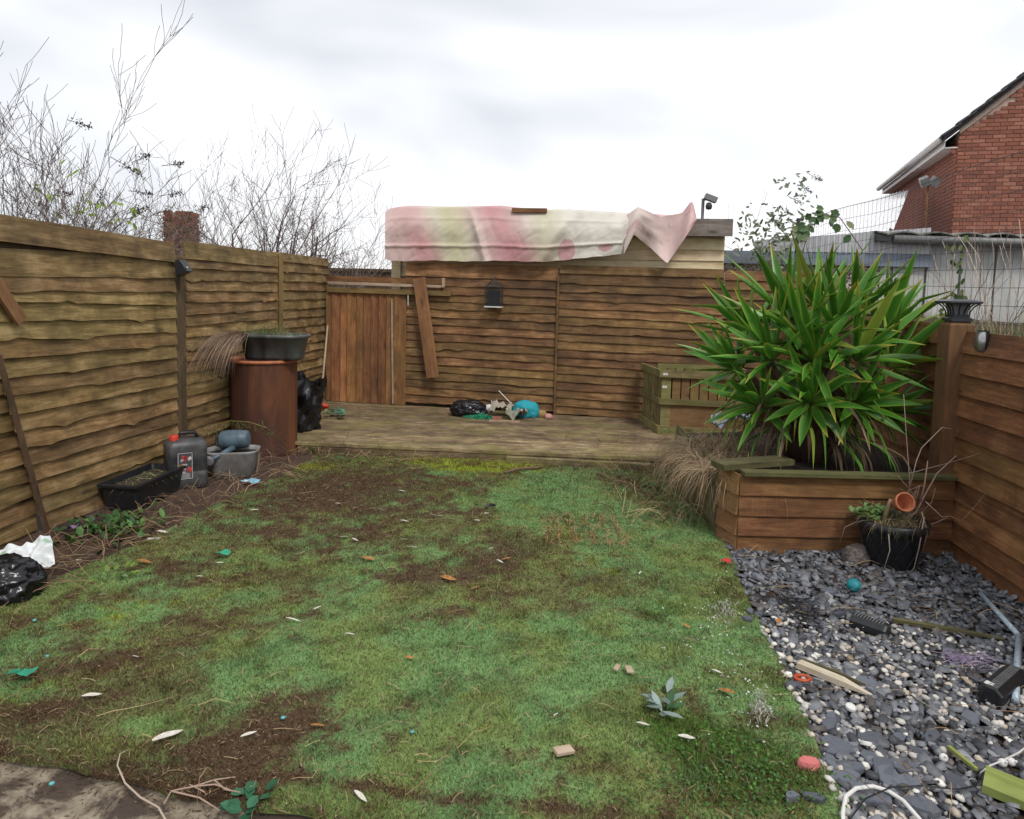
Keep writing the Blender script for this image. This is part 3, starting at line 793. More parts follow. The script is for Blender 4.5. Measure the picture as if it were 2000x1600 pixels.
for i in range(nu):
    px = 752 + (1346 - 752) * i / (nu - 1)
    ytop = float(np.interp(px, [752, 762, 780, 860, 960, 1040, 1100, 1226, 1346], [414, 407, 404, 406, 404, 413, 411, 419, 425]))
    ybot = float(np.interp(px, [752, 760, 900, 1000, 1075, 1110, 1150, 1215, 1222, 1235, 1346], [506, 509, 510, 510, 511, 508, 502, 497, 478, 452, 442]))
    ybot += 0.7 * math.sin(px * 0.05) + 0.5 * math.sin(px * 0.16 + 1)
    for j in range(nv):
        k = j / (nv - 1)
        if k < 0.22:
            q = (0.22 - k) / 0.22
            p = BK(px, ytop, -0.05) + BN * 0.9 * q + Vector((0, 0, 0.16 * q - 0.05 * q * q))
        else:
            q = (k - 0.22) / 0.78
            off = -0.05 + 0.10 * math.sin(min(q * 3, 1.57)) 
            fold = 0.03 * math.sin(px * 0.026 + 2.0 * q + 1.6 * math.sin(px * 0.011)) + 0.09 * abs(float(fbm(px * 0.016 + q * .7, q * 1.0, 1, 5, 2)) - 0.5) + 0.02 * abs(float(fbm(px * 0.04 - q * 1.2, q * 1.6, 1, 15, 2)) - 0.5) + 0.004 * abs(float(fbm(px * 0.16, q * 9, 1, 25)) - 0.5) + 0.05 * abs(float(fbm(px * 0.03 + 3 * q, q * 1.2 - px * 0.012, 1, 45)) - 0.5)
            crease = 0.02 * math.exp(-((q - 0.72) / 0.03) ** 2) + 0.015 * math.exp(-((q - 0.2) / 0.03) ** 2)
            # two deep diagonal folds
            crease += 0.06 * math.exp(-(((px - 1090) + 60 * (q - 0.4)) / 14) ** 2) + 0.05 * math.exp(-(((px - 930) - 30 * (q - 0.4)) / 8) ** 2)
            p = BK(px, ytop + (ybot - ytop) * q, off + (0.04 + (fold + crease) * min(1, q * 3) if px < 1228 else -0.05))
        V.append(p - org); C.append(tarp_col(px, max(0, (k - 0.22) / 0.78)))
for i in range(nu - 1):
    for j in range(nv - 1):
        a = i * nv + j; F.append((a, a + nv, a + nv + 1, a + 1))
mb.add(V, F, C)
mt = vcol('faded_tarpaulin', 0.6, 0.08, 6, bmp=0.08, trans=0.12); M['tarp'] = mt
so = mb.build('sheet', mt, tp, smooth=True)
# torn, folded corner at the right
mb = MB(); V = []; C = []; F = []; nu, nv = 34, 18
for i in range(nu):
    u = i / (nu - 1)
    tx = float(np.interp(u, [0, .15, .45, .75, .9, 1], [1224, 1246, 1290, 1332, 1350, 1361])); ty = float(np.interp(u, [0, .15, .45, .75, .88, .93, 1], [420, 404, 424, 416, 396, 393, 428]))
    bx = float(np.interp(u, [0, .12, .35, .57, .8, 1], [1218, 1238, 1270, 1303, 1335, 1359])); by = float(np.interp(u, [0, .12, .35, .57, .8, 1], [497, 458, 484, 515, 470, 432]))
    for j in range(nv):
        k = j / (nv - 1)
        px = tx + (bx - tx) * k; py = ty + (by - ty) * k
        off = 0.13 + 0.08 * math.sin(u * 7 + k * 2.5) * (0.3 + 0.7 * k) + 0.05 * math.sin(u * 15 + 1) * k - 0.06 * (1 - k) + 0.05 * abs(float(fbm(u * 4 + k, k * 3, 1, 33)) - .5)
        if u < 0.12: off -= (0.12 - u) * 0.5
        V.append(BK(px, py, off) - org); C.append(tarp_col(1230 + 40 * u, k))
for i in range(nu - 1):
    for j in range(nv - 1):
        a = i * nv + j; F.append((a, a + nv, a + nv + 1, a + 1))
mb.add(V, F, C); mb.build('torn_corner', mt, tp, smooth=True)

# security light on a pole behind the shed
p = BK(1371, 440, -1.2)
sl = E('security_light', (p.x, p.y, 0), 0, 'small grey floodlight and sensor on a pole behind the shed roof', 'light')
ptop = BK(1371, 388, -1.2)
mb = MB(); mb.tube([(0, 0, 0), (0, 0, ptop.z)], 0.022, 6); mb.build('pole', M['gutter'], sl)
mb = MB(); mb.box((0.09, -0.03, ptop.z + 0.0), (0.16, 0.12, 0.07), rotm(0, 0.35, 0)); mb.tube([(0, 0, ptop.z - 0.02), (0.06, -0.02, ptop.z)], 0.018, 5); mb.build('lamp_head', M['gutter'], sl)
mb = MB(); mb.lathe([(0.0, -0.07), (0.035, -0.06), (0.045, -0.02), (0.03, 0.02), (0, 0.03)], 10, (0.07, -0.04, ptop.z - 0.08)); mb.build('sensor', M['wire_dark'], sl, True)

# ---------------------------------------------------------------- brick house, right
_h0 = AY(1872, 283, 14.9); _h1 = AY(1742, 372, 21.3)
HP = Vector((_h0.x, _h0.y, 0)); HRZ = -math.atan2(_h1.x - _h0.x, _h1.y - _h0.y)
hs = E('brick_house', HP, HRZ, 'red brick house with a dark tiled roof above the garages', 'house')
ZE = _h0.z + 0.28; SL = 0.86; GW = 7.0; HD = (Vector((_h1.x, _h1.y, 0)) - HP).length
def zroof(x): return ZE + SL * min(x, GW - x)
wl = MB()
wl.add([(0.01, 0.012, 0), (GW, 0.012, 0), (GW, 0.012, ZE), (GW / 2, 0.012, ZE + SL * GW / 2), (0.01, 0.012, ZE), (0.01, HD, 0), (GW, HD, 0), (GW, HD, ZE), (GW / 2, HD, ZE + SL * GW / 2), (0.01, HD, ZE)],
       [(0, 1, 2, 3, 4), (9, 8, 7, 6, 5), (0, 4, 9, 5), (1, 6, 7, 2), (2, 7, 8, 3), (3, 8, 9, 4)])
wall = wl.build('wall', M['mortar'], hs)
bm_ = MB(); bm_.box((0, 0, 0), (0.211, 0.03, 0.061)); BRK = bm_.mesh('brick'); BRK.materials.append(M['brick'])
rest = MB(); cnt = 0
z = 0.04; row = 0
hr = random.Random(5)
while z < ZE + SL * GW / 2:
    x = -0.1125 * (row % 2) + 0.1125
    x = 0.11 if row % 2 == 0 else 0.0
    while x < GW:
        xa, xb = max(x - 0.1075, 0.0), min(x + 0.1075, GW)
        if z + 0.033 < zroof(xa) - 0.03 and xb - xa > 0.05:
            cx = (xa + xb) / 2
            if 2.75 < z and cx < 1.75:
                link('brick', BRK, None, wall, (cx, 0.0 + hr.uniform(-.002, .002), z), (0, 0, 0), ((xb - xa) / 0.215, 1, 1)); cnt += 1
            else:
                rest.box((cx, 0.0, z), (xb - xa, 0.03, 0.065))
        x += 0.225
    row += 1; z += 0.075
row = 0; z = 0.04
while z < ZE - 0.2:
    if z > 2.0:
        y = 0.12 if row % 2 else 0.0125
        while y < HD:
            ya, yb2 = max(y - 0.1075, -0.012), min(y + 0.1075, HD)
            rest.box((0.0, (ya + yb2) / 2, z), (0.03, yb2 - ya, 0.065)); y += 0.225
    row += 1; z += 0.075
ro = rest.build('far_brickwork', M['brick'], wall); ro['kind'] = 'stuff'
# corbel bricks stepping out under the eaves
for k in range(4):
    link('corbel_brick', BRK, None, wall, (-0.03 * (k + 1) + 0.09, 0.03, ZE - 0.56 + 0.075 * k), (0, 0, 0), (0.9, 1.4, 1))
# roof
rf = MB(); ov = 0.28; t = 0.1
def rp(x, y, dz=0): return (x, y, ZE + SL * x + 0.02 + dz)
for sgn in (0, 1):
    V = []
    for x, y in ((-ov, -0.12), (GW / 2, -0.12), (GW / 2, HD + 0.12), (-ov, HD + 0.12)):
        q = rp(x, y); q = (GW - q[0], q[1], q[2]) if sgn else q; V.append(q)
    V2 = [(a, b, c + t) for a, b, c in V]
    f = [(3, 2, 1, 0), (4, 5, 6, 7), (0, 1, 5, 4), (1, 2, 6, 5), (2, 3, 7, 6), (3, 0, 4, 7)]
    rf.add(V + V2, f)
roof = rf.build('roof', M['slate_tile'], hs)
tl = MB(); tl.box((0, 0, 0), (0.36, 0.22, 0.035)); TL_ = tl.mesh('verge_tile'); TL_.materials.append(M['slate_tile'])
for k in range(16):
    x = -ov + 0.1 + k * 0.24
    q = rp(x, -0.14, t + 0.02)
    link('verge_tile', TL_, None, roof, q, (hr.uniform(-.03, .03), -math.atan(SL) + hr.uniform(-.03, .03) + 0.07, 0))
tl = MB(); tl.box((0, 0, 0), (0.36, 0.29, 0.03)); TE_ = tl.mesh('eave_tile'); TE_.materials.append(M['slate_tile'])
for k in range(int(HD / 0.29)):
    q = rp(-ov + 0.08, 0.05 + k * 0.29, t + 0.015)
    link('eave_tile', TE_, None, roof, q, (hr.uniform(-.02, .02), -math.atan(SL) + 0.07, 0))
vm = MB(); V = [rp(0, -0.05, -0.1), rp(GW / 2, -0.05, -0.1), rp(GW / 2, -0.05, 0.0), rp(0, -0.05, 0.0)]
vm.add(V + [(a, b + 0.06, c) for a, b, c in V], [(3, 2, 1, 0), (4, 5, 6, 7), (0, 1, 5, 4), (1, 2, 6, 5), (2, 3, 7, 6), (3, 0, 4, 7)])
vm.build('verge_mortar', M['mortar'], hs)
gt = MB(); gt.tube([(-ov - 0.05, -0.02, ZE - ov * SL + 0.06), (-ov - 0.05, HD + 0.1, ZE - ov * SL + 0.06)], 0.06, 10); gt.build('gutter', M['upvc'], hs, True)
gt = MB(); gt.box((-0.12, HD / 2, ZE - 0.33), (0.24, HD, 0.02)); gt.box((-0.235, HD / 2, ZE - 0.27), (0.02, HD, 0.14)); gt.build('fascia', M['upvc'], hs)
# floodlight on a pole in front of the house
p = AY(1806, 450, 12.5); pt = AY(1803, 358, 12.5)
fl = E('pole_floodlight', (p.x, p.y, 0), 0, 'grey twin floodlight on a thin pole in front of the brick wall', 'light')
mb = MB(); mb.tube([(0, 0, 2.2), (0, 0, pt.z)], 0.018, 6); mb.build('pole', M['fence_red'], fl)
for s in (-1, 1):
    mb = MB(); mb.box((s * 0.08, -0.05, pt.z + 0.02), (0.13, 0.1, 0.14), rotm(0.5, 0.4 * s, 0.3 * s)); mb.tube([(0, 0, pt.z - 0.05), (s * 0.07, -0.03, pt.z)], 0.015, 5); mb.build('lamp_head', M['gutter'], fl)

# ---------------------------------------------------------------- concrete garage in front of the house
GY = 10.6
ga0 = AY(1722, 470, GY); gz = AY(1850, 468, GY).z
ga = E('concrete_garage', (ga0.x, GY, 0), 0, 'pale concrete panel garage with wavy sheet roof behind the wire fence', 'garage')
gw = AY(2000, 470, GY).x - ga0.x + 1.2
mb = MB(); mb.box((gw / 2, 2.6, gz / 2), (gw, 5.0, gz)); mb.build('wall', M['concrete_panel'], ga)
px_ = 0.0; k = 0
cuts = [0, 0.17] + [0.17 + 0.46 * i for i in range(1, 9)]
pb = AY(1968, 520, GY).x - ga0.x
for i in range(len(cuts) - 1):
    a0, a1 = cuts[i], cuts[i + 1]
    if a1 > gw: break
    m = 'pebbledash' if a0 > pb - 0.02 else 'concrete_panel'
    mb = MB(); mb.box(((a0 + a1) / 2, 0.06, gz / 2), (a1 - a0 - 0.035, 0.08, gz - 0.02)); mb.build('panel', M[m], ga)
# sheet roof, wavy front edge
V = []; F = []; nx = 120; mb = MB()
for i in range(nx + 1):
    x = -0.15 + (gw + 0.3) * i / nx; s = 0.05 * abs(math.sin(x * math.pi / 0.43)) ** 0.7
    for y, z0 in ((-0.22, gz + 0.04), (2.6, gz + 0.16), (5.4, gz + 0.04)):
        V.append((x, y, z0 + s)); V.append((x, y, z0 + s - 0.02))
for i in range(nx):
    a = i * 6; b = a + 6
    for q in (0, 2): F += [(a + q, b + q, b + q + 2, a + q + 2), (a + q + 1, a + q + 3, b + q + 3, b + q + 1)]
    F.append((a, a + 1, b + 1, b))
mb.add(V, F); mb.build('roof', M['roof_asb'], ga)
mb = MB(); mb.tube([(0.08, -0.2, gz - 0.02), (gw, -0.2, gz - 0.05)], 0.055, 10); mb.build('gutter', M['gutter'], ga, True)
mb = MB(); mb.box((-0.05, -0.15, gz - 0.0), (0.18, 0.1, 0.1)); mb.build('eave_block', M['wire_dark'], ga)

# ---------------------------------------------------------------- low white-roofed building to its left
WY = 10.64
a = AY(1405, 505, WY); b = AY(1722, 487, WY); zb0 = AY(1600, 492, WY).z; zb1 = AY(1600, 462, WY).z
wb = E('workshop_building', (a.x, WY, 0), 0, 'low workshop with white sheet roof and grey ribbed cladding beyond the yucca', 'building')
ww = b.x - a.x + 0.6
mb = MB(); mb.box((ww / 2, 3, (zb0 - 0.02) / 2), (ww, 6, zb0 - 0.02)); mb.build('wall', M['pebbledash'], wb)
mb = MB(); mb.box((ww / 2, -0.06, zb0 - 0.1), (ww + 0.1, 0.08, 0.18)); mb.build('fascia', M['fascia_blue'], wb)
mb = MB(); zl = AY(1480, 488, WY).z; V = []; F = []; n = 60; xs_ = AY(1470, 480, WY).x - a.x
for i in range(n + 1):
    u = i / n; x = xs_ + (ww - xs_) * u; s = 0.02 if i % 2 else 0.0
    V += [(x, -0.1 - s, zb0 - 0.01), (x, -0.1 - s, zb1 + 0.03 + (u - 0.5) * 0.22)]
for i in range(n): F.append((2 * i, 2 * i + 2, 2 * i + 3, 2 * i + 1))
mb.add(V, F); mb.build('cladding', M['sheet_grey'], wb)
mb = MB()
q = [AY(1478, 478, WY - 0.1), AY(1745, 449, WY - 0.1), AY(1775, 372, 17.5), AY(1628, 408, 17.5)]
n = 44; V = []; F = []
for i in range(n + 1):
    u = i / n; s = 0.03 if i % 2 else 0.0
    A_ = q[0].lerp(q[1], u); B_ = q[3].lerp(q[2], u)
    V += [A_ - wb.location + Vector((0, 0, s)), B_ - wb.location + Vector((0, 0, s))]
for i in range(n): F.append((2 * i, 2 * i + 2, 2 * i + 3, 2 * i + 1))
mb.add(V, F); mb.build('roof', M['sheet_roof'], wb)

# ---------------------------------------------------------------- welded wire fence beyond the right fence
MX = 2.66; mz1 = 1.6 + 0.346 * MX; ya, yb = 2.0, 9.25
wf = E('wire_fence', (MX, ya, 0), 0, 'tall dark welded wire mesh fence behind the low right fence', 'fence')
mb = MB(); y = 0.0
while y < yb - ya:
    mb.tube([(0.004 * math.sin(y * 5), y, 0.6), (0.012 * math.sin(y * 3), y + 0.004 * math.sin(y * 9), mz1)], 0.0014, 3, cap=False); y += 0.085
z = 0.9
while z < mz1 + 0.01:
    pts = [(0.012 * math.sin(yy * 3), yy, z + 0.012 * math.sin(yy * 2.2 + z * 3)) for yy in np.linspace(0, yb - ya, 26)]
    mb.tube(pts, 0.0019 if z < mz1 - 0.08 else 0.0032, 3, cap=False); z += 0.115
mb.build('mesh', M['wire_dark'], wf)
for yp in (yb - ya, 0.2):
    mb = MB(); mb.tube([(0.03, yp, 0), (0.03, yp, mz1 + 0.06)], 0.022, 8); mb.build('post', M['wire_dark'], wf)
# bank of rough ground behind the right fence
bk = MB(); nx, ny = 6, 60; V = []; F = []
for j in range(ny + 1):
    y = 1.5 + 8.5 * j / ny
    for i in range(nx + 1):
        x = RX + 0.06 + 1.6 * i / nx
        V.append((x, y, 1.34 + 0.06 * float(fbm(x, y, 3, 4)) + 0.05 * i / nx))
for j in range(ny):
    for i in range(nx):
        a = j * (nx + 1) + i; F.append((a, a + 1, a + nx + 2, a + nx + 1))
bk.add(V, F); tag(bk.build('bank', M['soil'], None, True), 'raised earth bank behind the right fence', None, None, 'structure')

# ---------------------------------------------------------------- chimney stack beyond the left fence
cp = AY(355, 470, 9.6); ctop = AY(350, 414, 9.6).z; cw = 0.36
ch = E('brick_chimney', (cp.x, cp.y, 0), R(12), 'short brick chimney stack overgrown with dry vine, above the left fence', 'chimney')
mb = MB(); mb.box((0, 0, ctop / 2 - 0.01), (cw - 0.03, cw - 0.03, ctop - 0.02)); mb.build('core', M['mortar'], ch)
z = ctop - 0.035; row = 0
while z > 1.75:
    for side in range(4):
        R4 = Matrix.Rotation(side * math.pi / 2, 4, 'Z')
        for x in ((-0.07, 0.12) if row % 2 else (-0.12, 0.07)):
            o = link('brick', BRK, None, ch); o.matrix_local = R4 @ Matrix.Translation((x, -cw / 2 + 0.008, z)) @ Matrix.Diagonal((0.85 if abs(x) < .1 else 0.5, 0.9, 1, 1))
    z -= 0.075; row += 1
mb = MB(); mb.col = (0.2, 0.13, 0.08)
vr = random.Random(9)
for k in range(150):
    a = Vector((vr.uniform(-.24, .3), -cw / 2 - vr.uniform(0, .08), vr.uniform(1.8, ctop + 0.02)))
    pts = [a]
    for q in range(4): a = a + Vector((vr.uniform(-.09, .09), vr.uniform(-.02, .02), vr.uniform(-.09, .06))); pts.append(a)
    mb.tube(pts, 0.0045, 3, tuple(c * vr.uniform(.6, 1.4) for c in (0.22, 0.14, 0.085)), False)
mb.build('dry_vine', M['vine'], ch)
# low dark timber behind the gate
p0 = AY(560, 522, 11.5); p1 = AY(800, 522, 11.5)
mb = MB(); mb.box(((p1.x - p0.x) / 2, 0, p0.z / 2), (p1.x - p0.x, 0.05, p0.z)); mb.box(((p1.x - p0.x) / 2, -0.04, p0.z - 0.02), (p1.x - p0.x, 0.04, 0.05))
tag(mb.build('far_fence', M['post_dark'], None, loc=(p0.x, 11.5, 0)), 'low dark timber fence seen over the gate', 'fence')
# ---------------------------------------------------------------- turf fibres
def turf_fibres(N=430000):
    u = nr.rand(N); v = nr.rand(N) ** 1.5
    x, y = lawn_xy(u, v)
    c, dirt, mo, lush, film = turf_col(x, y)
    isd = nr.rand(N) < dirt * 0.8; keep = ~(isd & (nr.rand(N) < .6))
    c = np.where(isd[:, None], np.array([0.1, 0.055, 0.032]) * (.6 + .8 * nr.rand(N))[:, None], c)
    x, y, c, dirt, mo, lush, film = x[keep], y[keep], c[keep], dirt[keep], mo[keep], lush[keep], film[keep]
    n = len(x)
    h = (0.006 + 0.009 * nr.rand(n)) * (1 + 1.3 * lush * nr.rand(n)) * (1 + 0.5 * mo) * (0.6 + 0.8 * fbm(x, y, 6, 91)) * (1 + 1.2 * sstep(.62, .8, fbm(x, y, 16, 95)))
    wd = 0.0018 + 0.0018 * nr.rand(n) + 0.0006 * y
    a = nr.rand(n) * 2 * np.pi
    le = h * (0.25 + 0.9 * nr.rand(n)); b = nr.rand(n) * 2 * np.pi
    z = lz(x, y) - 0.001
    dx, dy = np.cos(a) * wd / 2, np.sin(a) * wd / 2
    V = np.empty((n, 3, 3), np.float32)
    V[:, 0] = np.stack([x - dx, y - dy, z], -1); V[:, 1] = np.stack([x + dx, y + dy, z], -1)
    V[:, 2] = np.stack([x + np.cos(b) * le, y + np.sin(b) * le, z + h], -1)
    k = (0.7 + 0.65 * nr.rand(n))[:, None]
    c = c * k
    br = (nr.rand(n) < 0.10 + 0.2 * film)[:, None]
    c = np.where(br, np.array([0.1, 0.06, 0.03]) * k, c)
    st = (nr.rand(n) < 0.012)[:, None]
    c = np.where(st, np.array([0.36, 0.29, 0.16]), c)
    return np_mesh('artificial_grass', V.reshape(-1, 3), np.arange(n * 3).reshape(-1, 3), np.repeat(c, 3, 0))
o = link('artificial_grass', turf_fibres(), M['blade']); tag(o, 'short green plastic grass fibres of the lawn', 'grass', None, 'stuff')

# ---------------------------------------------------------------- brown litter
def litter(N=90000):
    u = nr.rand(N); v = nr.rand(N) ** 1.3
    x, y = lawn_xy(u, v)
    c, dirt, mo, lush, film = turf_col(x, y)
    keep = nr.rand(N) < 0.11 + 0.22 * film + 0.55 * dirt
    x, y = x[keep], y[keep]
    # border strip and deck foot
    m = 5200
    yb_ = 1.9 + nr.rand(m) * 4.7; xb_ = FX + 0.06 + nr.rand(m) * (xL(yb_) + 0.2 - FX)
    m2 = 3600; xd = -2.9 + nr.rand(m2) * 3.9; yd = 6.42 + nr.randn(m2) * 0.13
    m3 = 1600; xe = 0.62 + nr.randn(m3) * 0.2; ye = 5.0 + nr.rand(m3) * 1.8
    m4 = 7000; xp = -2.6 + nr.rand(m4) * 3.4; yp = yF(xp) - 0.02 - np.abs(nr.randn(m4)) * 0.11 + 0.04
    x = np.concatenate([x, xb_, xd, xe, xp]); y = np.concatenate([y, yb_, yd, ye, yp]); n = len(x)
    z = np.where(y > yF(x), lz(x, y), -0.012) + 0.004 + 0.016 * nr.rand(n)
    ln = 0.006 + 0.03 * nr.rand(n) ** 2.2; wd = 0.0016 + 0.004 * nr.rand(n) ** 2
    a = nr.rand(n) * 2 * np.pi; til = (nr.rand(n) - 0.5) * 0.9
    d = np.stack([np.cos(a) * np.cos(til), np.sin(a) * np.cos(til), np.sin(til)], -1) * ln[:, None] / 2
    s = np.stack([-np.sin(a), np.cos(a), 0.3 * (nr.rand(n) - .5)], -1) * wd[:, None] / 2
    p = np.stack([x, y, z], -1)
    V = np.stack([p - d - s * 0.6, p - d * 0.2 + s, p + d, p + d * 0.1 - s], 1)
    pal = np.array([[0.045, 0.024, 0.015], [0.07, 0.036, 0.02], [0.1, 0.052, 0.028], [0.15, 0.09, 0.05], [0.26, 0.19, 0.11], [0.06, 0.02, 0.014]])
    c = pal[nr.choice(6, n, p=[.22, .22, .2, .16, .12, .08])] * (0.7 + 0.6 * nr.rand(n))[:, None]
    return np_mesh('leaf_litter', V.reshape(-1, 3), np.arange(n * 4).reshape(-1, 4), np.repeat(c, 4, 0))
o = link('leaf_litter', litter(), M['litter']); tag(o, 'dark brown leaf litter scattered over the turf and border', 'litter', None, 'stuff')

pr = random.Random(21)
def stalk(mb, p, ln, r, col, ang=None, lift=0.03, n=6, wig=0.25):
    a = pr.uniform(0, 6.28) if ang is None else ang
    pts = []; q = Vector(p)
    for i in range(n):
        t = i / (n - 1)
        pts.append(q + Vector((0, 0, lift * math.sin(math.pi * t) * (0.4 + pr.random()) + 0.004)))
        a += pr.uniform(-wig, wig)
        q = q + Vector((math.cos(a), math.sin(a), 0)) * ln / (n - 1)
    mb.tube(pts, [r, r, r, r * .8, r * .6, r * .35][:n], 3, col, False)
sm = MB()
STRAW = [(0.42, 0.31, 0.17), (0.34, 0.24, 0.13), (0.25, 0.16, 0.09), (0.12, 0.07, 0.045), (0.38, 0.33, 0.15)]
for k in range(520):
    v_ = pr.random() ** 1.4; u_ = pr.random()
    x, y = lawn_xy(np.array([u_]), np.array([v_])); x = float(x[0]); y = float(y[0])
    stalk(sm, (x, y, float(lz(x, y)) + 0.012), pr.uniform(0.03, 0.14) if pr.random() < .9 else pr.uniform(.15, .35), pr.uniform(0.0006, 0.0014), pr.choice(STRAW[:4] + STRAW[2:4]), lift=pr.uniform(0, 0.035))
for k in range(1500):
    x, y = lawn_xy(np.array([pr.random()]), np.array([pr.random() ** 1.3])); x = float(x[0]); y = float(y[0])
    stalk(sm, (x, y, float(lz(x, y)) + 0.01), pr.uniform(0.015, 0.07), pr.uniform(0.0006, 0.0013), pr.choice(STRAW), lift=pr.uniform(0, 0.012), n=4)
for k in range(420):     # border twigs
    y = pr.uniform(2.6, 6.6); x = pr.uniform(FX + 0.08, float(xL(y)) + 0.1)
    stalk(sm, (x, y, 0.05), pr.uniform(0.08, 0.4), pr.uniform(0.0012, 0.003), pr.choice(STRAW[1:4]), lift=pr.uniform(0.0, 0.07))
for k in range(260):     # deck foot and corner by the crate
    x = pr.uniform(-2.6, 1.0); y = 6.45 + pr.gauss(0, 0.12)
    stalk(sm, (x, y, 0.04), pr.uniform(0.06, 0.3), pr.uniform(0.001, 0.0025), pr.choice(STRAW[1:4]), lift=pr.uniform(0, 0.06))
for k in range(240):
    p = G(pr.uniform(1190, 1370), pr.uniform(850, 1040)); 
    if p.x > 0.95 or p.y > 7.4: continue
    stalk(sm, p + Vector((0, 0, 0.04)), pr.uniform(0.08, 0.4), pr.uniform(0.0012, 0.003), pr.choice(STRAW), lift=pr.uniform(0.02, 0.12))
for k in range(120):
    x = pr.uniform(-2.6, 0.9); y = pr.uniform(6.6, 8.5)
    stalk(sm, (x, y, DZ + 0.006), pr.uniform(0.04, 0.25), pr.uniform(0.001, 0.0025), pr.choice(STRAW[2:4]), lift=pr.uniform(0, 0.015))
for k in range(90):
    x = pr.uniform(0.95, 2.3); y = pr.uniform(2.0, 4.4)
    stalk(sm, (x, y, 0.05), pr.uniform(0.05, 0.28), pr.uniform(0.0008, 0.0018), pr.choice(STRAW[:3]), lift=pr.uniform(0, 0.03))
o = sm.build('dry_stalks', M['vine']); tag(o, 'dry straw stalks and twigs strewn over the ground', 'straw', None, 'stuff')
# upright dead weed stems at the back of the lawn
um = MB()
for k in range(70):
    p = G(pr.uniform(1050, 1330), pr.uniform(890, 1010)) if k < 46 else G(pr.uniform(650, 1250), pr.uniform(870, 900))
    a = pr.uniform(0, 6.28); h = pr.uniform(0.06, 0.22); q = Vector(p); pts = [q.copy()]
    for i in range(4):
        q = q + Vector((math.cos(a) * 0.03 + pr.uniform(-.015, .015), math.sin(a) * 0.03, h / 4)); pts.append(q.copy())
    cc = pr.choice(((0.06, 0.035, 0.025), (0.1, 0.06, 0.035)))
    um.tube(pts, [0.0025, 0.002, 0.0018, 0.0014, 0.001], 3, cc, False)
    for i in range(2, 5):
        um.tube([pts[i], pts[i] + Vector((pr.uniform(-.05, .05), pr.uniform(-.05, .05), pr.uniform(0, .05)))], [0.0014, 0.0006], 3, cc, False)
o = um.build('dead_weed_stems', M['vine']); tag(o, 'upright dark dead weed stems along the back of the lawn', 'weeds', None, 'stuff')
# white flecks and ash fluff strewn at the right of the turf
wf_ = MB()
for k in range(230):
    c_ = pr.choice(((1400, 1215, 30, 26), (1485, 1395, 16, 30), (1440, 1320, 50, 90), (1400, 1260, 60, 60)))
    q = G(c_[0] + pr.gauss(0, c_[2]), c_[1] + pr.gauss(0, c_[3]))
    if q.x > float(np.interp(q.y, RBY, RBX)) - .02: continue
    s_ = pr.uniform(.002, .006); q.z = float(lz(q.x, q.y)) + .014
    wf_.box(q, (s_ * 1.6, s_, s_ * .4), rotm(pr.uniform(-.5, .5), pr.uniform(-.5, .5), pr.uniform(0, 3)), pr.choice(((.6, .6, .56), (.45, .45, .42), (.7, .7, .68), (.3, .3, .3))))
for k in range(150):
    c_ = pr.choice(((1412, 1212, 14, 12), (1486, 1400, 9, 18)))
    q = G(c_[0] + pr.gauss(0, c_[2]), c_[1] + pr.gauss(0, c_[3])); q.z = float(lz(q.x, q.y)) + .012
    stalk(wf_, q, pr.uniform(.01, .04), .0012, pr.choice(((.4, .39, .35), (.52, .5, .46), (.24, .2, .15))), lift=.015)
o = wf_.build('white_flecks', M['litter']); tag(o, 'white flecks and ash fluff strewn over the right of the turf', 'litter', None, 'stuff')
# brushed straw rows on the bright turf
rm = MB()
for px in (1080, 1108, 1138, 1165, 1190, 1060):
    for k in range(46):
        t = pr.random(); q = G(px + 46 * (t) * (0.35 if px < 1120 else .6) + pr.gauss(0, 5), 1018 + 62 * t)
        stalk(rm, q + Vector((0, 0, float(lz(q.x, q.y)) + 0.016)), pr.uniform(0.02, 0.08), pr.uniform(0.0016, 0.003), pr.choice(((0.3, 0.17, 0.08), (0.38, 0.26, 0.13), (0.14, 0.08, 0.04))), lift=0.02)
o = rm.build('straw_rows', M['vine']); tag(o, 'short rows of raked straw on the brighter turf', 'straw', None, 'stuff')

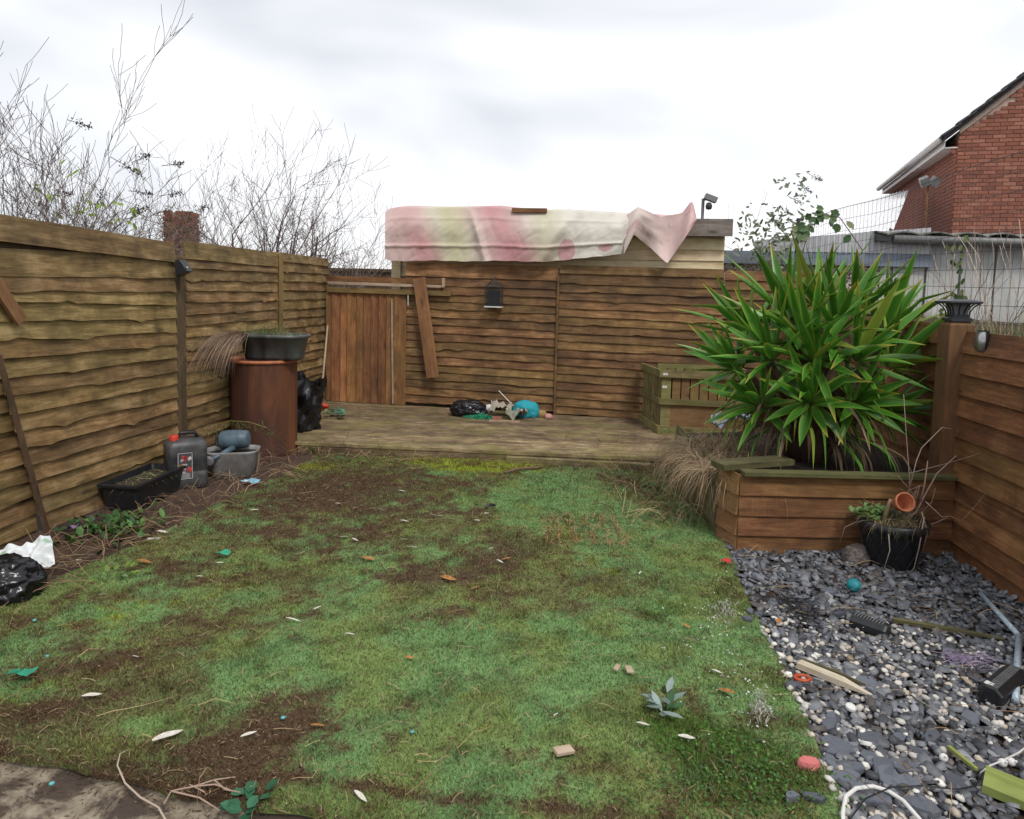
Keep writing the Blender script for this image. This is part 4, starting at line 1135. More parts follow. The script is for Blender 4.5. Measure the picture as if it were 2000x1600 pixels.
# ---------------------------------------------------------------- slate and pebble gravel
def stone_gravel():
    # templates
    t = (1 + 5 ** 0.5) / 2
    oc_v = [Vector(v).normalized() for v in ((1, 0, 0), (-1, 0, 0), (0, 1, 0), (0, -1, 0), (0, 0, 1), (0, 0, -1))]
    oc_f = [(0, 2, 4), (2, 1, 4), (1, 3, 4), (3, 0, 4), (2, 0, 5), (1, 2, 5), (3, 1, 5), (0, 3, 5)]
    vv = list(oc_v); ff = []; mid = {}
    def md(a, b):
        k = (min(a, b), max(a, b))
        if k not in mid: vv.append(((vv[a] + vv[b]) / 2).normalized()); mid[k] = len(vv) - 1
        return mid[k]
    for a, b, c in oc_f:
        x, y, z = md(a, b), md(b, c), md(c, a); ff += [(a, x, z), (x, b, y), (z, y, c), (x, y, z)]
    PV = np.array([tuple(v) for v in vv]); PF = np.array(ff)
    def edge_x(y): return np.interp(y, RBY, RBX)
    # pebbles
    n = 4600
    y = 1.7 + nr.rand(n) ** 1.15 * 2.95; x = edge_x(y) - 0.02 + nr.rand(n) * (RX - 0.02 - edge_x(y))
    wp = fbm(x, y, 1.5, 13) + 0.55 * np.exp(-((x - edge_x(y) - 0.12) / 0.22) ** 2) * (y < 3.7) + 0.25 * np.exp(-((x - 1.9) ** 2 + (y - 2.9) ** 2) / 0.12) - 0.35 * (y > 3.55) + 0.10 * (nr.rand(n) - .5)
    kp = wp > 0.525 - 0.2 * (nr.rand(n) < 0.12); x, y = x[kp], y[kp]; n = len(x)
    s = (0.007 + 0.011 * nr.rand(n) ** 1.3)[:, None] * np.stack([0.9 + 0.5 * nr.rand(n), 0.8 + 0.35 * nr.rand(n), 0.55 + 0.3 * nr.rand(n)], -1)
    jit = 1 + 0.22 * (nr.rand(n, len(PV)) - 0.5)
    V = PV[None] * jit[:, :, None] * s[:, None, :]
    a = nr.rand(n) * 6.28; ca, sa = np.cos(a)[:, None], np.sin(a)[:, None]
    X = V[:, :, 0] * ca - V[:, :, 1] * sa; Y = V[:, :, 0] * sa + V[:, :, 1] * ca
    ti = (nr.rand(n) - .5)[:, None]; Z = V[:, :, 2] + X * ti * 0.7
    Z = Z + (0.012 + 0.022 * nr.rand(n))[:, None]
    P = np.stack([X + x[:, None], Y + y[:, None], Z], -1)
    pal = np.array([[0.62, 0.59, 0.53], [0.48, 0.45, 0.41], [0.32, 0.31, 0.3], [0.54, 0.47, 0.38], [0.17, 0.17, 0.175], [0.74, 0.71, 0.65]])
    c = pal[nr.choice(6, n, p=[.24, .25, .2, .12, .09, .1])] * (0.75 + 0.4 * nr.rand(n))[:, None]
    F = (PF[None] + (np.arange(n) * len(PV))[:, None, None]).reshape(-1, 3)
    peb = np_mesh('white_pebbles', P.reshape(-1, 3), F, np.repeat(c, len(PV), 0), True)
    # slate chips: irregular flat prisms
    n = 8200
    y = 1.7 + nr.rand(n) ** 1.15 * 2.95; x = edge_x(y) + 0.0 + nr.rand(n) * (RX - 0.02 - edge_x(y))
    K = 6
    ang = (np.arange(K)[None] + 0.75 * (nr.rand(n, K) - .5)) * 2 * np.pi / K
    size = (0.009 + 0.024 * nr.rand(n) ** 2)
    rad = size[:, None] * (0.75 + 0.5 * nr.rand(n, K))
    el = 0.5 + 0.5 * nr.rand(n)
    hx, hy = np.cos(ang) * rad * 1.25, np.sin(ang) * rad * el[:, None]
    th = 0.0025 + 0.006 * nr.rand(n)
    V = np.zeros((n, 2 * K, 3))
    V[:, :K, 0] = hx; V[:, :K, 1] = hy; V[:, :K, 2] = -th[:, None]
    V[:, K:, 0] = hx * 0.93; V[:, K:, 1] = hy * 0.93; V[:, K:, 2] = th[:, None] * (1 + 0.5 * (nr.rand(n, K) - .5))
    tx, ty, tz = nr.randn(n) * 0.32, nr.randn(n) * 0.32, nr.rand(n) * 6.28
    X, Y, Z = V[:, :, 0], V[:, :, 1], V[:, :, 2]
    c1, s1 = np.cos(tx)[:, None], np.sin(tx)[:, None]; Y, Z = Y * c1 - Z * s1, Y * s1 + Z * c1
    c1, s1 = np.cos(ty)[:, None], np.sin(ty)[:, None]; X, Z = X * c1 + Z * s1, -X * s1 + Z * c1
    c1, s1 = np.cos(tz)[:, None], np.sin(tz)[:, None]; X, Y = X * c1 - Y * s1, X * s1 + Y * c1
    Z = Z + (0.006 + 0.028 * nr.rand(n))[:, None]
    P = np.stack([X + x[:, None], Y + y[:, None], Z], -1)
    pal = np.array([[0.11, 0.116, 0.13], [0.165, 0.172, 0.188], [0.06, 0.061, 0.068], [0.25, 0.258, 0.275], [0.12, 0.105, 0.098]])
    c = pal[nr.choice(5, n, p=[.3, .26, .24, .1, .1])] * (0.75 + 0.5 * nr.rand(n))[:, None]
    tri = []
    for k in range(1, K - 1): tri += [(K, K + k, K + k + 1)]
    for k in range(K): k2 = (k + 1) % K; tri += [(k, k2, K + k2), (k, K + k2, K + k)]
    SF = np.array(tri); F = (SF[None] + (np.arange(n) * 2 * K)[:, None, None]).reshape(-1, 3)
    sl = np_mesh('slate_chips', P.reshape(-1, 3), F, np.repeat(c, 2 * K, 0))
    return peb, sl
pe, sl_ = stone_gravel()
tag(link('white_pebbles', pe, M['stone']), 'pale rounded pebbles mixed through the gravel', 'pebbles', None, 'stuff')
tag(link('slate_chips', sl_, M['stone']), 'dark blue-grey slate chips covering the gravel bed', 'slate', None, 'stuff')
def slate_slab(p, s, rz, seed, tilt=0.1):
    r = random.Random(seed); K = r.randint(5, 7); mb = MB(); V = []
    th = r.uniform(0.006, 0.012)
    an = [(k + r.uniform(-.3, .3)) * 2 * math.pi / K for k in range(K)]
    ra = [s * r.uniform(.75, 1.1) for _ in range(K)]
    for zz, sc_ in ((-th, 1.0), (th * 0.6, 1.0), (th, 0.93)):
        V += [(math.cos(a) * q * 1.2 * sc_, math.sin(a) * q * 0.75 * sc_, zz + r.uniform(-.0008, .0008)) for a, q in zip(an, ra)]
    F = [tuple(range(K - 1, -1, -1)), tuple(2 * K + k for k in range(K))]
    for l in range(2):
        for k in range(K): k2 = (k + 1) % K; F.append((l * K + k, l * K + k2, (l + 1) * K + k2, (l + 1) * K + k))
    b_ = r.uniform(.08, .16)
    mb.add(V, F, (b_ * .9, b_ * 0.98, b_ * 1.16))
    o = mb.build('slate_slab', M['stone'], None, loc=p, rot=(r.uniform(-tilt, tilt), r.uniform(-tilt, tilt), rz)); return o
SLABS = [(1650, 1520, .05), (1625, 1490, .035), (1735, 1515, .05), (1700, 1440, .05), (1620, 1415, .04), (1625, 1400, .03), (1680, 1540, .035), (1870, 1530, .045), (1895, 1405, .045), (1690, 1335, .06), (1725, 1500, .05),
  (1632, 1455, .06), (1765, 1185, .05), (1460, 1210, .03), (1465, 1195, .025), (1590, 1560, .03), (1770, 1530, .04), (1710, 1560, .05), (1820, 1440, .04), (1640, 1470, .04), (1945, 1520, .04), (1850, 1460, .035), (1760, 1495, .05),
  (1620, 1155, .045), (1715, 1170, .04), (1780, 1150, .035), (1560, 1120, .04), (1585, 1180, .035), (1640, 1200, .03), (1800, 1575, .05), (1700, 1480, .045), (1795, 1470, .035), (1665, 1500, .05), (1755, 1440, .03), (1545, 1560, .022)]
SL_OBJ = []
for i, (px, py, s) in enumerate(SLABS):
    p = G(px, py, 0.03); inl = p.x < float(np.interp(p.y, RBY, RBX))
    if inl: p.z = 0.035
    o = slate_slab(p, s, pr.uniform(0, 6.28), 500 + i)
    tag(o, None, 'slate', 'stranded slates on the turf' if inl else 'large slate slabs', 'thing'); SL_OBJ.append(o)

# ---------------------------------------------------------------- raised planter and yucca
PC = [Vector((1.04, 4.48, 0)), Vector((0.965, 4.70, 0)), Vector((0.90, 6.25, 0))]
pln = E('raised_planter', (1.04, 4.48, 0), 0, 'raised red-brown boarded planter bed holding the yucca', 'planter')
def wall_boards(parent, a, b, n, ex, mat, zt, wav=0.0015):
    d = b - a; Lx = d.length; ang = math.atan2(d.y, d.x); z = zt
    for i in range(n):
        z -= ex; _seed[0] += 1; r = random.Random(_seed[0])
        me = wavy_board(Lx, ex + (0 if i == 0 else 0.02), wav, 0.018, 0.02, seed=_seed[0], segs=6)
        link('board', me, mat, parent, (a.x - 1.04, a.y - 4.48, z + r.uniform(-.002, .002)), (0, r.uniform(-.004, .004), ang))
wall_boards(pln, PC[0], Vector((RX - 0.02, 4.62, 0)), 4, 0.128, M['fence_red'], 0.50)
wall_boards(pln, PC[1], PC[0], 4, 0.128, M['plank_wood'], 0.50)
wall_boards(pln, PC[2], PC[1], 4, 0.128, M['mossy_wood'], 0.48)
mb = MB(); mb.box((0.68, 0.07, 0.512), (1.34, 0.10, 0.022), rotm(0, 0, 0.1)); mb.build('cap_board', M['mossy_wood'], pln)
mb = MB(); mb.box((0, 0, 0), (0.52, 0.15, 0.035)); mb.build('corner_cap', M['mossy_wood'], pln, loc=(0.12, 0.19, 0.535), rot=(0, -0.02, 0.38))
mb = MB(); mb.add([(-0.05, 0.12, 0.43), (1.34, 0.17, 0.45), (1.34, 2.0, 0.45), (-0.08, 1.8, 0.40), (-0.05, 0.12, 0.0), (1.34, 0.17, 0.0), (1.34, 2.0, 0), (-0.08, 1.8, 0)], [(0, 1, 2, 3), (4, 5, 1, 0), (7, 3, 2, 6), (4, 0, 3, 7)]); mb.build('soil', M['soil'], pln)

yb0 = Vector((1.68, 5.3, 0.44))
yu = E('yucca', yb0, 0, 'big spiky green yucca bursting out of the raised planter', 'plant')
yr = random.Random(77)
def yucca_leaf(base, d0, up, ln, wd, droop, dead=False, kink=0.0):
    n = 8; pts = []; p = Vector(base); d = Vector(d0).normalized()
    side = d.cross(up)
    if side.length < 1e-3: side = d.orthogonal()
    side.normalize()
    V = []; C = []
    tipb = yr.random() < 0.35; dcol = Vector((0.1, 0.062, 0.036)).lerp(Vector((0.38, 0.29, 0.19)), yr.random() ** 2)
    g0 = yr.uniform(0.65, 1.3); yel = yr.random() < 0.06
    for i in range(n):
        s = i / (n - 1)
        ww = wd * (0.55 + 0.9 * s if s < 0.35 else (0.865 + 0.0) * (1 - ((s - 0.35) / 0.65) ** 1.7) + 0.02)
        nn = side.cross(d).normalized()
        V += [p - side * ww / 2 + nn * ww * 0.14, p - side * ww * 0.3 + nn * ww * 0.0, p - nn * ww * 0.10, p + side * ww * 0.3, p + side * ww / 2 + nn * ww * 0.14]
        if dead:
            c0 = dcol * g0 * yr.uniform(.8, 1.2)
            C += [tuple(c0)] * 5
        else:
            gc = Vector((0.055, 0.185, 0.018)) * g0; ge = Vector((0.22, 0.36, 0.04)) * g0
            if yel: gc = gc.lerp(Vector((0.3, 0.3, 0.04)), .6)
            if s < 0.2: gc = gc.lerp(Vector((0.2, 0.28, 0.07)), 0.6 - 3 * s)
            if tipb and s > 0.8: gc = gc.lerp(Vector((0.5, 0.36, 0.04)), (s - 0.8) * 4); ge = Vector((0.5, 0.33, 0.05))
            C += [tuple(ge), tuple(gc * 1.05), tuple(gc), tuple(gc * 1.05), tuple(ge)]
        d = (d + Vector((0, 0, -droop * (0.3 + s)))).normalized()
        if kink and i == 4: d = (d + Vector((0, 0, -kink))).normalized()
        p = p + d * ln / (n - 1)
    F = []
    for i in range(n - 1):
        for k in range(4): a = i * 5 + k; F.append((a, a + 1, a + 6, a + 5))
    m = MB(); m.add([v - yb0 for v in V], F, C)
    return m
HEADS = [(1500, 640, 5.35, .95), (1560, 605, 5.25, 1), (1625, 595, 5.40, 1), (1690, 600, 5.50, 1), (1745, 640, 5.45, 1), (1480, 720, 5.20, .95), (1545, 700, 5.00, 1), (1612, 690, 4.92, 1), (1690, 690, 5.00, 1),
         (1755, 715, 5.20, 1), (1525, 790, 4.98, .9), (1605, 785, 4.86, .9), (1690, 785, 4.95, .9), (1655, 635, 5.10, 1), (1590, 650, 5.08, 1), (1740, 800, 5.10, .85)]
cen = AY(1620, 740, 5.25)
tr_ = MB()
nleaf = 0
ymat = vcol('yucca_leaves', 0.38, 0.08, 30, trans=0.18, spec=0.5); M['yucca'] = ymat
for hi, (px, py, Y, s) in enumerate(HEADS):
    px, py = px - 22 - (12 if px < 1560 else 0), py + (18 if py < 700 else 4)
    c = AY(px, py, Y)
    ax = (c - cen); ax = (ax.normalized() * 0.75 + Vector((0, -0.1, 0.7))).normalized()
    b0 = yb0 + Vector((yr.uniform(-.1, .1), yr.uniform(-.1, .1), 0))
    mid_ = b0.lerp(c, 0.5) + Vector((0, 0, 0.1))
    tr_.tube([b0 - yb0, mid_ - yb0, c - ax * 0.05 - yb0], [0.06, 0.05, 0.04], 8, (0.12, 0.08, 0.05))
    nl = 18
    e1 = ax.orthogonal().normalized(); e2 = ax.cross(e1)
    for k in range(nl):
        f = k / nl
        th = R(8 + 80 * f ** 0.9) + yr.uniform(-.12, .12); ph = k * 2.39996 + hi
        d = ax * math.cos(th) + (e1 * math.cos(ph) + e2 * math.sin(ph)) * math.sin(th)
        if d.z < -0.75: d.z *= 0.5
        ln = s * (yr.uniform(0.4, 0.6) if py < 720 else yr.uniform(.36, .5)) * (0.85 + 0.25 * math.sin(math.pi * min(1, f + .2)))
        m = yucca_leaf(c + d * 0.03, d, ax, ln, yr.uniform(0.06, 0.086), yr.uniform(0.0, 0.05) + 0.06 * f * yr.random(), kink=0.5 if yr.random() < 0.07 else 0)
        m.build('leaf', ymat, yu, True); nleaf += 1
tr_.build('stem', M['vine'], yu, True)
for k in range(150):
    a = yr.uniform(0, 6.28); rq = yr.uniform(.1, .42); c = yb0 + Vector((math.cos(a) * rq - .02, math.sin(a) * rq * .7 - .12, yr.uniform(0.2, 0.6)))
    d = Vector((math.cos(a) * 0.8, math.sin(a) * 0.8 - 0.25, yr.uniform(-0.5, 0.25)))
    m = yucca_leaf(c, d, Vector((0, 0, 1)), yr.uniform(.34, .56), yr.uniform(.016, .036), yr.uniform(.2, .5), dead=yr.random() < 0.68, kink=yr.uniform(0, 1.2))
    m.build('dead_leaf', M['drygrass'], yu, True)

# ---------------------------------------------------------------- grasses and weeds
def grass_clump(name, label, cat, base, n, ln, spread, cols, wd=0.004, lean=(0, 0), droop=0.12, seed=1, up=1.0, box=None, mat='drygrass', group=None, jit=.08):
    r = random.Random(seed); mb = MB(); base = Vector(base)
    for k in range(n):
        a = r.uniform(0, 6.28)
        if box: p = Vector((r.uniform(-box[0], box[0]), r.uniform(-box[1], box[1]), 0))
        else: rr = spread * math.sqrt(r.random()) * 0.35; p = Vector((math.cos(a) * rr, math.sin(a) * rr, 0))
        d = Vector((math.cos(a) * spread + lean[0], math.sin(a) * spread + lean[1], up * r.uniform(.6, 1.2))).normalized()
        l = ln * r.uniform(.45, 1.1); pts = []; ws = []
        for i in range(6):
            pts.append(p.copy()); ws.append(wd * (1 - i / 5.3) * r.uniform(.8, 1.1))
            d = (d + Vector((r.uniform(-jit, jit), r.uniform(-jit, jit), -droop * (0.4 + i * .35)))).normalized(); p = p + d * l / 5
        nrm = Vector((math.sin(a + r.uniform(-1, 1)), -math.cos(a), 0.2)).normalized()
        cc = r.choice(cols); f = r.uniform(.7, 1.3)
        mb.strip(pts, ws, nrm, tuple(c * f for c in cc))
    o = mb.build(name, M[mat], None, loc=base); return tag(o, label, cat, group)
DRY = [(0.36, 0.26, 0.15), (0.28, 0.19, 0.11), (0.2, 0.13, 0.08), (0.42, 0.33, 0.2)]
p = AX(1405, 880, 1.12)
grass_clump('dry_grass_clump', 'large clump of dry brown grass spilling over the planter side', 'plant', (1.06, 5.25, 0.44), 3000, 0.5, 0.75, DRY, 0.0048, (-0.3, -0.1), 0.5, 5, 0.45, (0.2, 0.5), jit=.38)
grass_clump('grass_tuft', 'small green grass tuft on the lawn near the gravel', 'grass', G(1300, 1195), 160, 0.11, 0.7, [(0.1, 0.2, 0.03), (0.15, 0.25, 0.05)], 0.003, seed=8, box=(.12, .06), mat='leafy')
grass_clump('bank_grass', 'pale dry grass along the bank behind the right fence', 'grass', (2.56, 4.0, 1.38), 1900, 0.2, 0.5, DRY + [(0.16, 0.24, 0.05), (0.2, 0.27, 0.07)], 0.004, (0, 0), 0.1, 15, 1.1, (0.09, 2.2))['kind'] = 'stuff'
def leafsprite(mb, p, d, n_, ln, wd, col):
    d = Vector(d).normalized(); s = d.cross(Vector(n_))
    if s.length < 1e-4: s = d.orthogonal()
    s.normalize(); nn = s.cross(d)
    p = Vector(p)
    V = [p, p + d * ln * .3 - s * wd * .42, p + d * ln * .3 + s * wd * .42, p + d * ln * .35 - nn * wd * .08, p + d * ln * .65 - s * wd * .45, p + d * ln * .65 + s * wd * .45, p + d * ln + nn * wd * -.1]
    mb.add(V, [(0, 3, 1), (0, 2, 3), (1, 3, 4), (2, 5, 3), (3, 6, 4), (3, 5, 6)], col)
def weed(name, label, base, n, ln, wd, cols, seed, up=0.5, cat='weed', group='green weeds', spread=0.02, mat='leafy'):
    r = random.Random(seed); mb = MB()
    for k in range(n):
        a = k * 2.4 + r.uniform(-.3, .3); el = r.uniform(.1, 1.0) * up * 1.5
        d = Vector((math.cos(a), math.sin(a), el)); f = r.uniform(.75, 1.25)
        p = Vector((r.gauss(0, spread), r.gauss(0, spread), 0.005 + r.random() * min(spread, .08 if n < 1000 else .02)))
        leafsprite(mb, p, d, (0, 0, 1), ln * r.uniform(.6, 1.1), wd, tuple(c * f for c in r.choice(cols)))
    return tag(mb.build(name, M[mat], None, loc=base), label, cat, group)
GR = [(0.06, 0.17, 0.05), (0.1, 0.22, 0.07), (0.08, 0.2, 0.04)]
weed('rosette_weed', 'leafy green rosette weed at the foot of the deck', G(622, 885), 22, 0.17, 0.05, [(0.08, 0.22, 0.08), (0.13, 0.28, 0.12)], 3, 0.6)
weed('ivy_sprig', 'small blue-green ivy sprig growing through the deck', G(655, 815, 0.12), 22, 0.09, 0.06, [(0.06, 0.16, 0.1), (0.1, 0.22, 0.14)], 4, 0.7, spread=0.07)
weed('broadleaf_weed', 'green broadleaf weed near the planter corner', G(1268, 958), 20, 0.1, 0.04, GR, 5, 0.5, spread=0.04)
weed('border_shrub', 'low dark green weed clump in front of the black trough', G(225, 1045), 190, 0.075, 0.035, [(0.045, 0.12, 0.025), (0.09, 0.19, 0.04), (0.03, 0.08, 0.025)], 6, 0.9, spread=0.13)
weed('border_weed', 'yellow-green weed seedlings at the turf edge by the white bag', G(225, 1140), 26, 0.05, 0.025, [(0.2, 0.28, 0.05), (0.13, 0.22, 0.04)], 9, 0.5, spread=0.08)['kind'] = 'stuff'
weed('lush_weeds', 'lush green clover-like weeds in the bottom right turf corner', G(1440, 1520, 0.02), 1300, 0.014, 0.01, [(0.05, 0.14, 0.025), (0.09, 0.2, 0.035), (0.04, 0.1, 0.02)], 10, 0.8, spread=0.16)['kind'] = 'stuff'
weed('fallen_sprig', 'broken leafy sprig with grey-green leaves on the turf', G(1300, 1392, 0.03), 13, 0.1, 0.03, [(0.2, 0.27, 0.23), (0.05, 0.13, 0.05), (0.26, 0.32, 0.3)], 12, 0.35, spread=0.035)
weed('ivy_cutting', 'dark green ivy cutting lying on the dirty patio edge', G(478, 1582, 0.02), 14, 0.05, 0.04, [(0.03, 0.13, 0.06), (0.05, 0.18, 0.09)], 13, 0.4, spread=0.035)
weed('deck_weed', 'tiny green weed at the foot of the slatted crate', G(1310, 845, 0.2), 8, 0.05, 0.03, GR, 14, 0.6)
# arching feathery weed in front of the drum
mb = MB(); p0 = G(575, 890); p1 = AY(520, 835, 5.95); p2 = AY(450, 822, 5.9); p3 = AY(385, 838, 5.85)
cv = [p0, p0.lerp(p1, .5) + Vector((0, 0, .02)), p1, p1.lerp(p2, .5) + Vector((0, 0, .02)), p2, p2.lerp(p3, .5), p3]
mb.tube([q - p0 for q in cv], [.005, .004, .0035, .003, .0025, .002, .001], 4, (0.3, 0.24, 0.1))
for k in range(300):
    t = pr.uniform(0.25, 1); f = t * 6; i = min(5, int(f)); q = cv[i].lerp(cv[i + 1], f - i) - p0
    leafsprite(mb, q + Vector((pr.gauss(0, .03 * t), pr.gauss(0, .03), -abs(pr.gauss(0, .05 * t)))), (pr.uniform(-1, 1), pr.uniform(-1, 1), pr.uniform(-1.2, .4)), (0, 0, 1), pr.uniform(.03, .06), .006, pr.choice(((0.07, 0.1, 0.025), (0.12, 0.15, 0.04), (0.05, 0.07, 0.02))))
tag(mb.build('arching_weed', M['leafy'], None, loc=p0), 'thin feathery weed arching in front of the rusty drum', 'weed')

# ---------------------------------------------------------------- bare shrubs beyond the fences
def grow(mb, p, d, ln, r, depth, rr, cols, up=0.1, nb=(3, 5), wig=0.16, ang=(0.4, 0.9), minr=0.0021):
    n = 6 if depth > 0 else 4
    pts = [p.copy()]; q = p.copy(); d = d.normalized(); dirs = []
    for i in range(n):
        d = (d + Vector((rr.uniform(-wig, wig), rr.uniform(-wig, wig), rr.uniform(-wig, wig) * .6 + up))).normalized()
        q = q + d * ln / n; pts.append(q.copy()); dirs.append(d.copy())
    rs = [max(minr, r * (1 - 0.7 * i / n)) for i in range(n + 1)]
    (mb[0] if depth >= mb[2] else mb[1]).tube(pts, rs, 5 if r > .012 else 3, rr.choice(cols), False)
    if depth > 0:
        for k in range(rr.randint(*nb)):
            i = rr.randint(1, n - 1); a = rr.uniform(*ang)
            perp = dirs[i].orthogonal().normalized(); perp.rotate(Matrix.Rotation(rr.uniform(0, 6.28), 3, dirs[i]) if True else None)
            dd = dirs[i] * math.cos(a) + perp * math.sin(a)
            grow(mb, pts[i + 1], dd, ln * rr.uniform(.35, .62), rs[i] * .6, depth - 1, rr, cols, up, nb, wig, ang, minr)
TW = [(0.13, 0.095, 0.085), (0.17, 0.13, 0.115), (0.1, 0.07, 0.064), (0.2, 0.155, 0.13)]
def shrub(name, label, base, stems, h, spread, depth, seed, group='bare shrubs beyond the fence', nb=(3, 5), r0=0.016, up=0.1, lean=(0, 0), cols=TW, extra=None, wig=0.16, bspread=0.12, ang=(0.4, 0.9)):
    rr = random.Random(seed); e = E(name, base, 0, label, 'shrub', group)
    A = MB(); B = MB()
    for k in range(stems):
        a = rr.uniform(0, 6.28); sp = spread * rr.uniform(.2, 1)
        d = Vector((math.cos(a) * sp + lean[0], math.sin(a) * sp * .7 + lean[1], 1))
        grow((A, B, depth), Vector((rr.gauss(0, bspread), rr.gauss(0, bspread), 0)), d, h * rr.uniform(.7, 1.05), r0 * rr.uniform(.6, 1.2), depth, rr, cols, up, nb, wig, ang)
    A.build('trunk', M['vine'], e); B.build('crown', M['vine'], e)
    if extra: extra(e, rr)
    return e
def buddleia_bits(spots, nleaf, cols):
    def f(e, rr):
        for q, ln, d in spots:
            mb = MB()
            q = q - e.location; d = Vector(d).normalized()
            for k in range(70):
                t = rr.random(); w = .022 * (1 - t * .7)
                leafsprite(mb, q + d * ln * t + Vector((rr.gauss(0, w), rr.gauss(0, w), rr.gauss(0, w))), (rr.uniform(-1, 1), rr.uniform(-1, 1), rr.uniform(-1, 1)), (0, 0, 1), .025, .014, rr.choice(((0.07, 0.045, 0.035), (0.11, 0.075, 0.055))))
            mb.tube([q - d * .1, q + d * ln], [.004, .002], 3, (0.1, 0.07, 0.05), False)
            mb.build('seed_head', M['vine'], e)['kind'] = 'stuff'
        lf = MB()
        for q, n, s in nleaf:
            q = q - e.location
            for k in range(n):
                leafsprite(lf, q + Vector((rr.gauss(0, s), rr.gauss(0, s), rr.gauss(0, s))), (rr.uniform(-1, 1), rr.uniform(-1, 1), rr.uniform(-1, .3)), (rr.uniform(-.4, .4), -1, .4), rr.uniform(.06, .12), .035, rr.choice(cols))
        lf.build('leaves', M['leafy'], e)['kind'] = 'stuff'
    return f
b1 = AY(75, 500, 6.2); b1.z = 0
YG = [(0.3, 0.42, 0.08), (0.2, 0.32, 0.05), (0.35, 0.45, 0.14)]
shrub('bare_shrub', 'tall bare many-stemmed shrub at the left edge above the fence', b1, 42, 2.1, .3, 3, 31, nb=(3, 4), r0=.019, up=.05, wig=.2, ang=(.3, .8), bspread=.22)
b2 = AY(205, 500, 6.6); b2.z = 0
shrub('buddleia', 'buddleia with brown seed heads and a few yellow-green leaves above the left fence', b2, 16, 1.65, .7, 3, 32, nb=(2, 4), r0=.014, up=.02,
      extra=buddleia_bits([(AY(150, 240, 6.5), .14, (1, 0, -.3)), (AY(235, 318, 6.5), .2, (1, .2, -.6)), (AY(275, 310, 6.6), .1, (1, 0, .4)), (AY(335, 322, 6.7), .12, (1, 0, .1)), (AY(205, 365, 6.5), .2, (-.5, 0, -1)), (AY(270, 375, 6.6), .14, (1, 0, -.1)), (AY(330, 380, 6.7), .12, (1, .2, .2)), (AY(120, 375, 6.4), .12, (1, 0, -.2)), (AY(380, 412, 6.9), .16, (1, 0, .3)), (AY(265, 412, 6.6), .12, (1, 0, .3))],
                          [(AY(145, 335, 6.5), 2, .02), (AY(262, 328, 6.6), 2, .01), (AY(283, 342, 6.6), 1, .01), (AY(92, 380, 6.5), 9, .06), (AY(115, 315, 6.5), 3, .04), (AY(185, 400, 6.6), 12, .08), (AY(255, 425, 6.6), 6, .05), (AY(240, 395, 6.6), 5, .06), (AY(165, 430, 6.6), 10, .1)], YG))
b3 = AY(470, 500, 9.2); b3.z = 0
shrub('bare_shrub', 'bare twiggy shrub rising beside the brick chimney stack', b3, 10, 2.2, .25, 3, 33, nb=(4, 5), r0=.032, up=.05)
b4 = AY(556, 500, 9.4); b4.z = 0
shrub('bare_shrub', 'bare twiggy shrub with a straight dark stem left of the gate', b4, 10, 2.25, .25, 3, 34, nb=(4, 5), r0=.034, up=.05)
b5 = AY(405, 500, 8.6); b5.z = 0
shrub('bare_shrub', 'low bare arching twigs right behind the chimney stack', b5, 14, 1.9, .7, 2, 36, nb=(4, 6), r0=.014, up=.0)
b6 = AY(700, 540, 10.6); b6.z = 0
shrub('bare_shrub', 'low bare arching bush seen over the gate', b6, 20, 2.0, .5, 3, 35, nb=(3, 4), r0=.018, up=.03, bspread=.25)
# feathery grey-green plant behind the back right corner
b7 = AY(1500, 500, 9.9); b7.z = 0.8
rr_ = random.Random(3)
shrub('feathery_plant', 'feathery grey-green plant above the back right corner', b7, 12, 1.35, .45, 2, 41, nb=(3, 5), r0=.008, up=.03, group='plants beyond the fence', cols=[(0.16, 0.17, 0.12), (0.2, 0.2, 0.15)],
      extra=buddleia_bits([(AY(1590 - 20 * k, 345 + 22 * k, 9.8), .12, (1, 0, -.5)) for k in range(5)] , [(AY(rr_.uniform(1425, 1560), rr_.uniform(420, 505), 9.8), 9, .08) for _ in range(26)] + [(AY(rr_.uniform(1490, 1590), rr_.uniform(345, 430), 9.8), 4, .05) for _ in range(16)], [(0.17, 0.2, 0.13), (0.22, 0.25, 0.17), (0.1, 0.13, 0.07)]))
# bramble arching through the wire fence
bb = [AY(1560, 520, 6.9), AY(1580, 450, 6.8), AY(1605, 418, 6.7), AY(1640, 425, 6.6), AY(1665, 460, 6.6), AY(1685, 490, 6.5)]
mb = MB(); base = bb[0].copy()
mb.tube([q - base for q in bb], .004, 4, (0.1, 0.07, 0.04))
for px, py in ((1568, 432), (1575, 448), (1590, 428), (1600, 420), (1612, 414), (1622, 414), (1635, 418), (1650, 436), (1662, 462), (1545, 465), (1560, 448), (1585, 450), (1640, 440), (1625, 428), (1575, 440), (1565, 460)):
    q = AY(px, py, 6.65) - base
    for k in range(2):
        leafsprite(mb, q + Vector((pr.gauss(0, .02), 0, pr.gauss(0, .02))), (pr.uniform(-1, 1), pr.uniform(-.3, .3), pr.uniform(-1, .3)), (pr.uniform(-.4, .4), -1, .3), pr.uniform(.07, .1), .065, pr.choice(((0.1, 0.17, 0.06), (0.17, 0.21, 0.1), (0.06, 0.12, 0.04))))
tag(mb.build('bramble', M['leafy'], None, loc=base), 'bramble arch with round leaves above the yucca', 'bramble')
